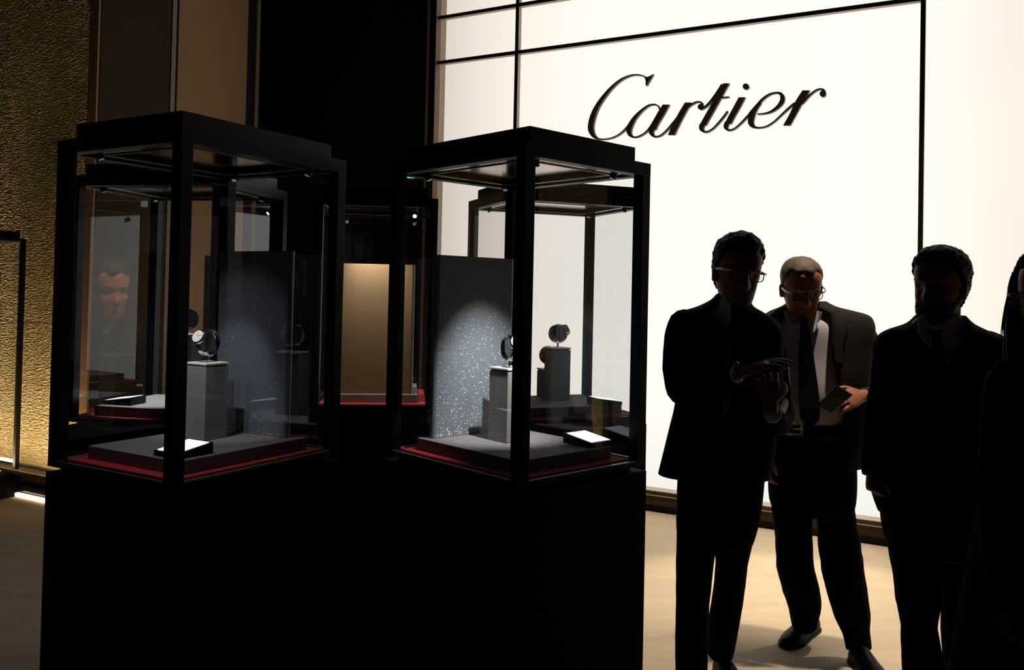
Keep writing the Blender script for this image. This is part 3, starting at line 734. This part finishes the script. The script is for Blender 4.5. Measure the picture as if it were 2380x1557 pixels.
def hr(front=.80, side=.52, back=.16, th=.010, top=.018):
    """hairline by direction: front/side/back heights as fraction of the head"""
    def fn(t, a, p):
        s = math.sin(a); c = abs(math.cos(a))
        if s < -.55: line = front-.03*math.sin(8*a)
        elif s < .02: k = (s+.55)/.57; line = front*(1-k)+side*k
        else: line = side*(1-min(1, s*1.6))+back*min(1, s*1.6)
        d = (t-line)/.05; k = max(-1, min(1, d))
        tt = th+(top-th)*max(0, (t-.6)/.4)
        return tt*k if k > 0 else -.010*min(1, -k)-.001
    return fn

# ---- man 1: dark-haired, glasses, arms bent in front of him
D1 = 3.12
m1 = person('dark-haired man in glasses and black suit, hands raised before him, nearest the cases', (P(1650, 700, D1).x, D1, 0))
H1 = headM(1712, 632, D1-.02, yaw=math.radians(8), pitch=math.radians(8), roll=math.radians(5), s=1.05)
def b1(bm):
    head_bm(bm, H1)
    px_tube(bm, [(1706, 665, .03, 34), (1702, 700, .04, 36), (1698, 740, .04, 44)], D1)
    loft(bm, [ring_px(r, D1) for r in interp_rows([(735, 1650, 1745, .07, .02), (760, 1590, 1790, .09, .02), (850, 1600, 1795, .10, .02), (960, 1605, 1785, .09, .02), (1100, 1590, 1775, .10, .02), (1180, 1600, 1760, .09, .03)])], True)
    px_tube(bm, [(1590, 760, 0, 20), (1572, 830, 0, 19), (1580, 895, .0, 17)], D1); px_tube(bm, [(1580, 895, 0, 17), (1640, 892, -.14, 15), (1715, 868, -.24, 12)], D1)
    px_tube(bm, [(1795, 770, 0, 20), (1815, 850, .02, 18), (1822, 925, 0, 16)], D1); px_tube(bm, [(1822, 925, 0, 16), (1806, 965, -.12, 14), (1792, 948, -.22, 12)], D1)
    w = P(1722, 868, D1-.25); e = P(1800, 838, D1-.27); hand(bm, w, e-w, (0, .1, -1), 1, (.22, .25, .3, .35), .35, 1.0)
    w = P(1790, 940, D1-.24); e = P(1782, 880, D1-.26); hand(bm, w, e-w, (-.3, -.9, .1), 1, (.9, 1., 1.1, 1.1), .7, 1.0)
    for pts in ([(1625, 1150, .03, 32), (1612, 1330, .0, 24), (1606, 1520, -.03, 20), (1604, 1650, -.03, 17)], [(1720, 1150, .03, 32), (1700, 1300, .12, 24), (1682, 1420, .22, 20), (1673, 1530, .33, 16)]): px_tube(bm, pts, D1)
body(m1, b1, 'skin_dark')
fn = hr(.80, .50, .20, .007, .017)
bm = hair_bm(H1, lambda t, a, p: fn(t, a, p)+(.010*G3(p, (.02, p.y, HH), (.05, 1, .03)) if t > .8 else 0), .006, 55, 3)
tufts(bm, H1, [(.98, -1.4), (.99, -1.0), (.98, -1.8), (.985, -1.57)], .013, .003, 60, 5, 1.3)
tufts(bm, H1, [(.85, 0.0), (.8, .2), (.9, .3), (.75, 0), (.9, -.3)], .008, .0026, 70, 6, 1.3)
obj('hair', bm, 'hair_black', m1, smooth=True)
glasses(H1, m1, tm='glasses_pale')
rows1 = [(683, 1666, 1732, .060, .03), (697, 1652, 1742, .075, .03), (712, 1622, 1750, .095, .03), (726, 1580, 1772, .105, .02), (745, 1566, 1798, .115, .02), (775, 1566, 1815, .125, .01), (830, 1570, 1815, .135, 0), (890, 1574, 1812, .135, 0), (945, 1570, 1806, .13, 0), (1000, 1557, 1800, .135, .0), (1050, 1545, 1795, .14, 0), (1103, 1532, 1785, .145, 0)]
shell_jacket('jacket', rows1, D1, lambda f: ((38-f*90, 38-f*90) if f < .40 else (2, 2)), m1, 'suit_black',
   [[(1600, 738, .02, 20), (1582, 748, .01, 27), (1572, 785, 0, 28), (1568, 840, -.01, 28), (1573, 885, -.01, 29), (1583, 908, -.02, 32), (1612, 912, -.08, 32), (1660, 896, -.17, 27), (1703, 880, -.23, 23)],
    [(1765, 745, .02, 20), (1790, 765, .01, 26), (1801, 810, 0, 26), (1806, 870, .0, 26), (1812, 925, -.0, 26), (1818, 965, -.03, 28), (1808, 985, -.11, 27), (1796, 965, -.19, 23)]], .42)
bm = bmesh.new(); loft(bm, [ring_px(r, D1, 36) for r in interp_rows([(697, 1668, 1734, .056, .02), (712, 1650, 1745, .075, .02), (740, 1610, 1770, .09, .02), (850, 1600, 1790, .11, .01), (960, 1600, 1785, .105, .01)])], True)
obj('shirt', bm, 'shirt_white', m1, smooth=True)
bm = bmesh.new(); px_tube(bm, [(1708, 873, -.235, 19), (1716, 870, -.245, 19)], D1, sub=1); px_tube(bm, [(1800, 978, -.16, 21), (1794, 955, -.215, 20)], D1, sub=1); obj('shirt_cuff', bm, 'shirt_white', m1, smooth=True)
bm = bmesh.new()
for s in (-1, 1): prism(bm, [(0, 0), (s*.045, .045), (s*.055, .012), (s*.022, -.028)], Vector((1, 0, 0)), Vector((0, 0, 1)), Vector((0, 1, 0)), P(1708, 718, D1-.085), .004)
obj('collar', bm, 'shirt_white', m1)
bm = bmesh.new(); c = P(1708, 722, D1-.092); prism(bm, [(-.014, .012), (.014, .012), (.010, -.020), (.030, -.16), (.034, -.34), (-.034, -.34), (-.030, -.16), (-.010, -.020)], Vector((1, 0, 0)), Vector((0, -.10, 1)).normalized(), Vector((0, 1, 0)), c, .006); obj('tie', bm, 'tie_dark', m1)
bm = bmesh.new()
loft(bm, [ring_px(r, D1, 36) for r in interp_rows([(1020, 1590, 1780, .11, 0), (1100, 1578, 1774, .12, 0), (1180, 1574, 1766, .12, .02), (1235, 1574, 1754, .11, .03), (1262, 1580, 1745, .09, .04)])], True)
px_tube(bm, [(1620, 1130, 0, 44), (1621, 1220, .0, 47), (1615, 1310, -.01, 43), (1610, 1400, -.02, 38), (1607, 1480, -.03, 37), (1607, 1560, -.03, 36), (1606, 1655, -.03, 35)], D1, 24, wob=.05)
px_tube(bm, [(1716, 1130, 0, 46), (1707, 1230, .06, 46), (1700, 1310, .12, 36), (1693, 1380, .18, 35), (1682, 1450, .24, 35), (1674, 1518, .31, 30)], D1, 24, wob=.05)
o = obj('trousers', bm, 'trousers_black', m1); remesh(o, .0042, 4)
shoe('shoe', m1, (P(1604, 1690, D1).x+.01, D1+.05, 0), (P(1598, 1690, D1).x-.03, D1-.23, 0))
q = P(1678, 1560, D1+.33); shoe('shoe', m1, (q.x-.0, q.y+.06, 0), (q.x+.045, q.y-.20, 0))
t = empty('wrist_watch', tuple(P(1713, 858, D1-.27)), label='steel wristwatch on the raised wrist of the man nearest the cases', cat='watch')
bm = bmesh.new(); tube(bm, [(0, -.006, 0), (0, .002, 0)], [.014]*2, 20, sub=1); obj('watch_case', bm, 'buckle', t)
bm = bmesh.new(); tube(bm, [(0, -.0065, 0), (0, -.0061, 0)], [.011]*2, 20, sub=1); obj('dial', bm, 'screen_off', t)
bm = bmesh.new()
a = P(1706, 855, D1-.245)-t.location; rr = .025
tube(bm, [Vector((0, .022, 0))+Vector((.0, -math.cos(k)*rr, math.sin(k)*rr)) for k in [2*PI*i/24 for i in range(25)]], [(.007, .0015)]*25, 8, sub=1); obj('strap', bm, 'dark_chrome', t)

# ---- man 2: grey-haired, open jacket, holding a phone
D2 = 3.70
m2 = person('grey-haired man in open dark jacket, pale shirt and dark tie, head bowed over a phone', (P(1880, 700, D2).x, D2, 0))
H2 = headM(1862, 668, D2-.05, yaw=math.radians(-4), pitch=math.radians(20), roll=math.radians(-3), s=1.06)
def b2(bm):
    head_bm(bm, H2)
    px_tube(bm, [(1866, 700, .03, 32), (1872, 725, .05, 36), (1876, 760, .06, 44)], D2)
    loft(bm, [ring_px(r, D2) for r in interp_rows([(745, 1830, 1930, .07, .03), (765, 1790, 1970, .08, .03), (850, 1800, 1965, .09, .02), (930, 1805, 1960, .10, 0), (1000, 1815, 1955, .10, 0), (1100, 1820, 1965, .10, .01)])], True)
    px_tube(bm, [(1802, 775, .02, 18), (1795, 850, .03, 16), (1800, 930, .0, 14)], D2)
    px_tube(bm, [(2002, 775, .02, 18), (2022, 830, .03, 14), (2040, 870, .02, 9), (2038, 892, .0, 9)], D2); px_tube(bm, [(2038, 892, .0, 9), (2016, 911, -.10, 11), (1996, 920, -.20, 11)], D2)
    w = P(2002, 920, D2-.20); e = P(1962, 930, D2-.25); hand(bm, w, e-w, (-.10, .80, -.55), -1, (.35, .40, .45, .55), .6, 1.06)
    px_tube(bm, [(1800, 930, 0, 14), (1786, 1000, -.02, 12), (1774, 1045, -.04, 11)], D2)
    w = P(1774, 1047, D2-.04); hand(bm, w, (0, -.08, -1), (.9, .3, .1), 1, (.5, .6, .6, .7), .4, .95)
    for pts in ([(1850, 1100, .02, 30), (1850, 1270, .03, 22), (1868, 1430, .1, 15), (1872, 1462, .12, 14)], [(1935, 1100, .02, 30), (1955, 1270, -.02, 22), (1988, 1430, -.06, 16), (2000, 1520, -.10, 14)]): px_tube(bm, pts, D2)
body(m2, b2, 'skin')
fn2 = hr(.84, .50, .18, .004, .009)
bm = hair_bm(H2, fn2, .0015, 90, 9); obj('hair', bm, 'hair_grey', m2, smooth=True)
glasses(H2, m2, tm='glasses_pale')
bm = bmesh.new(); loft(bm, [ring_px(r, D2, 40) for r in interp_rows([(716, 1838, 1914, .055, .03), (735, 1822, 1925, .075, .03), (760, 1795, 1960, .10, .02), (830, 1800, 1975, .115, .01), (900, 1805, 1975, .135, 0), (950, 1812, 1972, .14, 0), (982, 1822, 1966, .125, 0)])], True)
obj('shirt', bm, 'shirt_white', m2, smooth=True)
bm = bmesh.new()
for s, X, Y_ in ((-1, 1866, 742), (1, 1868, 742)): prism(bm, [(0, -.004), (s*.052, .040), (s*.078, .034), (s*.066, -.008), (s*.038, -.028)], Vector((1, 0, 0)), Vector((0, .15, 1)).normalized(), Vector((0, 1, 0)), P(X, Y_, D2-.10), .005)
obj('collar', bm, 'shirt_white', m2)
bm = bmesh.new(); c = P(1868, 745, D2-.112)
def strip(bm, c, prof, th=.006):
    """hanging strip following the belly: (drop, half width, forward)"""
    R = []
    for z, hw, f in prof: R.append([c+Vector((-hw, -f, -z)), c+Vector((hw, -f, -z)), c+Vector((hw, -f-th, -z)), c+Vector((-hw, -f-th, -z))])
    loft(bm, R, True)
strip(bm, c, [(-.012, .020, 0), (.02, .014, .006), (.06, .022, .010), (.16, .032, .015), (.28, .040, .030), (.36, .043, .038), (.41, .038, .036), (.44, .004, .034)])
for v in bm.verts: v.co.x += .045*max(0, (c.z-v.co.z))
obj('tie', bm, 'tie_dark', m2)
rows2 = [(700, 1836, 1918, .058, .05), (712, 1818, 1940, .08, .045), (722, 1795, 1978, .09, .04), (731, 1782, 2008, .10, .035), (744, 1770, 2020, .115, .03), (770, 1766, 2024, .125, .02), (820, 1770, 2018, .135, .01), (880, 1776, 2013, .145, 0), (950, 1782, 2012, .15, 0), (1010, 1784, 2010, .145, 0), (1050, 1783, 2004, .14, 0), (1078, 1782, 1997, .14, .01)]
shell_jacket('jacket', rows2, D2, lambda f: (28+8*min(1, f*2), 13+26*max(0, 1-f/.07)+16*max(0, f-.52)/.3), m2, 'suit_grey',
   [[(1805, 742, .03, 18), (1788, 756, .03, 24), (1780, 800, .03, 26), (1778, 860, .02, 24), (1782, 920, .0, 22), (1780, 990, -.02, 21), (1774, 1045, -.04, 19)],
    [(1978, 755, .03, 12), (1998, 762, .03, 22), (2012, 785, .03, 27), (2026, 825, .03, 22), (2041, 862, .02, 13), (2044, 888, -.0, 13), (2032, 907, -.05, 15), (2016, 913, -.11, 16), (2001, 918, -.18, 15)]], .6)
bm = bmesh.new()
loft(bm, [ring_px(r, D2, 36) for r in interp_rows([(1004, 1808, 1978, .122, 0), (1040, 1800, 1982, .125, 0), (1110, 1790, 1985, .125, .01), (1165, 1792, 1982, .11, .01), (1195, 1805, 1972, .085, .01)])], True)
px_tube(bm, [(1838, 1110, .0, 44), (1840, 1180, .01, 46), (1845, 1250, .02, 41), (1848, 1315, .04, 42), (1862, 1370, .07, 42), (1870, 1410, .09, 37), (1869, 1440, .10, 30), (1871, 1456, .11, 29)], D2, 24, wob=.05)
px_tube(bm, [(1940, 1110, .0, 45), (1942, 1190, -.01, 43), (1950, 1260, -.02, 47), (1958, 1320, -.03, 47), (1972, 1390, -.04, 44), (1983, 1440, -.05, 38), (1990, 1470, -.07, 30), (1996, 1510, -.09, 28)], D2, 24, wob=.05)
o = obj('trousers', bm, 'trousers_black', m2); remesh(o, .007, 3)
bm = bmesh.new(); rr = interp_rows([(982, 1808, 1980, .131, 0), (1010, 1806, 1982, .129, 0)], 2); loft(bm, [ring_px(r, D2, 40) for r in rr], True); b_ = obj('belt', bm, 'belt', m2, smooth=True)
c = P(1846, 997, D2-.150); bm = B((-.034, .034, -.004, .004, .018, .026), (-.034, .034, -.004, .004, -.026, -.018), (-.034, -.026, -.004, .004, -.018, .018), (.026, .034, -.004, .004, -.018, .018), (-.004, .03, -.006, -.002, -.002, .002))
for v in bm.verts: v.co = v.co+c
obj('buckle', bm, 'buckle', b_)
h_ = Z(1894, 1462, 0); t_ = Z(1822, 1508, 0); shoe('shoe', m2, h_, t_, w=.05)
q = P(2004, 1545, D2-.12); shoe('shoe', m2, (q.x-.005, q.y+.07, 0), (q.x+.01, q.y-.21, 0), w=.052)
ph = empty('phone', tuple(P(1940, 929, D2-.315)), label='dark phone held by the grey-haired man', cat='phone'); ph.rotation_euler = (math.radians(38), .5, .2)
obj('phone_body', B((-.036, .036, -.004, .004, -.06, .06)), 'phone', ph, bevel=.003); obj('screen', B((-.033, .033, .004, .0045, -.055, .055)), 'screen_off', ph)

# ---- man 3: bearded, head turned to the left
D3 = 2.85
m3 = person('bearded man in black suit and white shirt, head turned left, at right of the group', (P(2170, 700, D3).x, D3, 0))
H3 = headM(2186, 664, D3, yaw=math.radians(-52), pitch=math.radians(2), roll=math.radians(2), s=1.0)
def b3(bm):
    head_bm(bm, H3)
    px_tube(bm, [(2188, 690, .03, 42), (2184, 730, .03, 44), (2184, 775, .03, 50)], D3)
    loft(bm, [ring_px(r, D3) for r in interp_rows([(770, 2120, 2260, .07, .02), (800, 2070, 2300, .09, .02), (900, 2080, 2290, .10, .02), (1050, 2090, 2280, .10, .02), (1200, 2080, 2280, .10, .02), (1290, 2090, 2270, .09, .02)])], True)
    px_tube(bm, [(2058, 820, .02, 22), (2040, 930, .02, 20), (2034, 1000, .0, 18)], D3); px_tube(bm, [(2034, 1000, 0, 18), (2030, 1050, -.03, 15), (2029, 1086, -.05, 13)], D3)
    w = P(2028, 1088, D3-.05); hand(bm, w, (-.02, -.10, -1), (.9, .3, .1), 1, (1.5, 1.5, 1.5, 1.5), .8, .80)
    px_tube(bm, [(2312, 820, .02, 22), (2330, 930, .02, 20), (2335, 1000, .0, 18)], D3); px_tube(bm, [(2335, 1000, 0, 18), (2335, 1060, -.04, 15), (2335, 1110, -.08, 13)], D3)
    w = P(2335, 1112, D3-.08); hand(bm, w, (.02, -.15, -1), (-.9, .3, .1), -1, (.4, .5, .5, .6), .3, 1)
    for pts in ([(2135, 1290, .02, 34), (2138, 1400, .01, 28), (2142, 1540, 0, 24), (2142, 1740, 0, 19)], [(2235, 1290, .02, 34), (2238, 1400, .02, 28), (2240, 1540, .03, 24), (2240, 1730, .04, 19)]): px_tube(bm, pts, D3)
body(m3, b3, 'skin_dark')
fn3 = hr(.80, .45, .20, .011, .019)
bm = hair_bm(H3, fn3, .006, 60, 21); tufts(bm, H3, [(.93, .5), (.85, .9), (.9, 1.6), (.8, 1.2), (.7, 1.4), (.95, -1.5), (.88, -1.4), (.97, 2.4), (.75, .6), (.86, 2.2)], .008, .0026, 170, 11, 1.3)
obj('hair', bm, 'hair_black', m3, smooth=True)
def beard(t, a, p):
    s = math.sin(a); c = abs(math.cos(a))
    up = .27 if s < -.45 else .27+.15*min(1, (s+.45)/.6)
    if s > .25: return -.012
    k = min(1, (up-t)/.10)
    if s < -.85 and .19 < t < .225: return -.004
    return (.005+.009*max(0, (.12-t)/.12))*k if k > 0 else -.012*min(1, -k)
bm = hair_bm(H3, beard, .003, 80, 31, nt=30, t0=0.0, t1=.5); obj('beard', bm, 'hair_black', m3, smooth=True)
bm = bmesh.new(); loft(bm, [ring_px(r, D3, 40) for r in interp_rows([(735, 2138, 2232, .062, .02), (755, 2118, 2250, .085, .02), (790, 2090, 2280, .10, .02), (900, 2090, 2290, .12, .01), (1000, 2095, 2285, .12, .01)])], True)
obj('shirt', bm, 'shirt_white', m3, smooth=True)
bm = bmesh.new()
for s, k in ((-1, .75), (1, 1.25)): prism(bm, [(0, 0), (s*.050*k, .060), (s*.075*k, .045), (s*.072*k, .0), (s*.034, -.026)], Vector((1, 0, 0)), Vector((0, .12, 1)).normalized(), Vector((0, 1, 0)), P(2176, 775, D3-.10), .005)
obj('collar', bm, 'shirt_white', m3)
bm = bmesh.new(); strip(bm, P(2174, 776, D3-.108), [(-.014, .020, 0), (.02, .014, .008), (.07, .026, .010), (.16, .036, .012), (.32, .040, .012)]); obj('tie', bm, 'tie_dark', m3)
rows3 = [(733, 2132, 2238, .065, .04), (752, 2112, 2256, .09, .04), (768, 2070, 2285, .11, .03), (786, 2048, 2318, .12, .02), (815, 2040, 2334, .13, .02), (880, 2042, 2335, .14, .01), (960, 2045, 2330, .14, 0), (1050, 2040, 2330, .14, 0), (1140, 2036, 2335, .145, 0), (1195, 2052, 2335, .145, 0)]
shell_jacket('jacket', rows3, D3, lambda f: ((34-f*64, 48-f*88) if f < .50 else (2, 2)), m3, 'suit_black',
   [[(2085, 782, .03, 20), (2062, 800, .02, 24), (2052, 850, .02, 25), (2050, 905, .02, 27), (2046, 960, .01, 35), (2040, 1010, -.0, 36), (2033, 1060, -.03, 31), (2030, 1104, -.05, 24)],
    [(2290, 786, .03, 20), (2318, 806, .02, 26), (2330, 860, .02, 29), (2336, 940, .02, 29), (2338, 1010, 0, 28), (2338, 1070, -.05, 24), (2337, 1115, -.08, 21)]], .5)
bm = bmesh.new()
loft(bm, [ring_px(r, D3, 36) for r in interp_rows([(1100, 2065, 2310, .12, 0), (1190, 2056, 2305, .13, 0), (1250, 2064, 2300, .12, .01), (1285, 2076, 2295, .10, .02)])], True)
px_tube(bm, [(2125, 1190, 0, 60), (2130, 1270, .0, 62), (2133, 1340, .0, 53), (2134, 1400, .0, 48), (2136, 1455, 0, 39), (2142, 1520, .0, 44), (2146, 1600, .0, 44), (2146, 1735, .0, 42)], D3, 24, wob=.04)
px_tube(bm, [(2240, 1190, .02, 58), (2248, 1280, .03, 56), (2247, 1340, .03, 51), (2243, 1400, .04, 50), (2241, 1470, .04, 50), (2243, 1540, .04, 47), (2243, 1730, .05, 42)], D3, 24, wob=.04)
o = obj('trousers', bm, 'trousers_black', m3); remesh(o, .0042, 4)
for X in (2142, 2240): q = P(X, 1700, D3); shoe('shoe', m3, (q.x+.01, q.y+.09, 0), (q.x-.06, q.y-.18, 0), w=.05)

# ---- woman at the right edge
D4 = 2.15
m4 = person('person with long dark hair in a black coat, cut by the right frame edge', (P(2440, 700, D4).x, D4, 0))
H4 = headM(2456, 690, D4, yaw=math.radians(-68), pitch=math.radians(6), s=.98)
def b4(bm):
    head_bm(bm, H4)
    px_tube(bm, [(2450, 740, .02, 46), (2455, 800, .02, 48), (2455, 850, .02, 60)], D4)
    loft(bm, [ring_px(r, D4) for r in interp_rows([(840, 2380, 2540, .08, .02), (880, 2335, 2590, .09, .02), (1000, 2345, 2570, .10, .02), (1200, 2340, 2590, .11, .02), (1400, 2330, 2600, .11, .02), (1500, 2350, 2580, .10, .02)])], True)
    px_tube(bm, [(2330, 900, 0, 26), (2318, 1060, 0, 24), (2315, 1180, 0, 22)], D4); px_tube(bm, [(2315, 1180, 0, 22), (2320, 1320, -.03, 18), (2332, 1430, -.06, 15)], D4)
    w = P(2335, 1440, D4-.07); hand(bm, w, (.12, -.1, -1), (.9, .3, 0), 1, (.8, .8, .9, .9), .5, .9)
    px_tube(bm, [(2590, 900, 0, 26), (2610, 1060, 0, 24), (2610, 1180, 0, 22)], D4); px_tube(bm, [(2610, 1180, 0, 22), (2600, 1300, -.1, 18), (2560, 1400, -.15, 15)], D4)
    for pts in ([(2400, 1500, .02, 44), (2400, 1760, .02, 34), (2400, 2090, .02, 24)], [(2530, 1500, .02, 44), (2530, 1760, .02, 34), (2530, 2090, .02, 24)]): px_tube(bm, pts, D4)
body(m4, b4, 'skin_dark', .005)
bm = hair_bm(H4, hr(.86, .30, .05, .016, .022), .003, 40, 44)
for i in range(90):   # long straight locks falling past the shoulders
    rnd = random.Random(900+i); a = rnd.uniform(-.55, PI+.55); p = head_point(.80+rnd.uniform(-.08, .12), a); p2 = head_point(.5, a)
    d = Vector((p2.x, p2.y, 0)).normalized()
    A = H4 @ (p+d*.012); Bq = H4 @ (p2+d*.022); Cq = Bq+Vector((rnd.uniform(-.01, .01), rnd.uniform(-.01, .01), -.16)); Dq = Cq+Vector((rnd.uniform(-.015, .015), rnd.uniform(-.015, .015), -rnd.uniform(.10, .22)))
    tube(bm, [A, Bq, Cq, Dq], [.007, .010, .009, .003], 7, sub=3)
for i in range(4):
    tube(bm, [P(2341+i*2, 690, D4-.02), P(2334+i*2, 720, D4-.02), P(2328+i*2, 760, D4-.02), P(2324+i*3, 800, D4-.02)], [.0016, .0012, .0011, .0006], 5, sub=4)
obj('hair', bm, 'hair_black', m4, smooth=True)
glasses(H4, m4)
bm = bmesh.new()
loft(bm, [ring_px(r, D4, 40) for r in interp_rows([(810, 2400, 2510, .08, .03), (830, 2370, 2550, .10, .03), (855, 2330, 2595, .12, .02), (900, 2308, 2620, .135, .01), (1000, 2300, 2625, .14, 0), (1150, 2300, 2615, .14, 0), (1300, 2275, 2640, .16, 0), (1500, 2245, 2670, .19, 0), (1640, 2225, 2690, .21, 0)])], True)
px_tube(bm, [(2345, 850, .02, 28), (2330, 900, .0, 38), (2318, 1000, 0, 36), (2310, 1100, 0, 36), (2312, 1190, -.01, 36), (2318, 1300, -.03, 32), (2330, 1420, -.06, 27)], D4, 20, wob=.05)
px_tube(bm, [(2570, 850, .02, 28), (2595, 900, .0, 38), (2608, 1000, 0, 36), (2612, 1180, -.01, 36), (2598, 1300, -.1, 32), (2565, 1390, -.15, 27)], D4, 20, wob=.05)
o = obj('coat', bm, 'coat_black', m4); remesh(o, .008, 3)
bm = bmesh.new()
for X in (2400, 2530): px_tube(bm, [(X, 1560, .02, 60), (X, 1800, .02, 48), (X, 2080, .02, 38)], D4, 20)
obj('trousers', bm, 'trousers_black', m4, smooth=True)
for X in (2400, 2530): q = P(X, 1700, D4); shoe('shoe', m4, (q.x+.06, q.y+.05, 0), (q.x-.14, q.y-.08, 0), w=.042)

# ---- woman beyond the left frame edge, seen only as a reflection in the near case
D5 = 2.05; X5 = -2.37
m5 = person('person with black hair whose face shows reflected in the front left case', (X5, D5, 0))
H5 = Matrix.Translation((X5, D5, 1.505)) @ Matrix.Rotation(math.radians(72), 4, 'Z') @ Matrix.Rotation(.1, 4, 'X') @ Matrix.Translation((0, 0, -.5*HH))
def b5(bm):
    head_bm(bm, H5); tube(bm, [(X5, D5, 1.45), (X5-.01, D5, 1.36), (X5-.02, D5, 1.28)], [.052, .052, .07], 16)
    tube(bm, [(X5-.02, D5, 1.34), (X5-.02, D5, 1.26), (X5-.02, D5, 1.0), (X5-.02, D5, .85)], [.07, .15, .13, .15], 24)
    for s in (-1, 1):
        tube(bm, [(X5-.02, D5+s*.09, .9), (X5-.02, D5+s*.09, .48), (X5-.02, D5+s*.09, .08)], [.08, .055, .04], 14)
        tube(bm, [(X5-.02, D5+s*.17, 1.28), (X5-.0, D5+s*.20, 1.02), (X5+.06, D5+s*.18, .82)], [.045, .035, .025], 14)
        hand(bm, (X5+.065, D5+s*.18, .81), (.25, 0, -1), (0, -s, .0), s, (.3, .4, .4, .5), .3, .9)
body(m5, b5, 'skin', .006)
bm = hair_bm(H5, hr(.80, .25, .02, .014, .018), .003, 40, 54); obj('hair', bm, 'hair_black', m5, smooth=True)
bm = bmesh.new(); tube(bm, [(X5-.02, D5, 1.36), (X5-.02, D5, 1.31), (X5-.02, D5, 1.24), (X5-.02, D5, 1.0), (X5-.02, D5, .6)], [.07, .15, .19, .17, .22], 28)
for s in (-1, 1): tube(bm, [(X5-.02, D5+s*.15, 1.30), (X5-.01, D5+s*.20, 1.05), (X5+.05, D5+s*.18, .86)], [.06, .052, .042], 14)
o = obj('coat', bm, 'coat_black', m5); remesh(o, .01, 2)
bm = bmesh.new()
for s in (-1, 1): tube(bm, [(X5-.02, D5+s*.09, .7), (X5-.02, D5+s*.09, .08)], [.09, .06], 16)
obj('trousers', bm, 'trousers_black', m5, smooth=True)
for s in (-1, 1): shoe('shoe', m5, (X5-.07, D5+s*.09, 0), (X5+.16, D5+s*.10, 0), w=.04)
for p_ in (m1, m2, m3, m4, m5): into(p_)
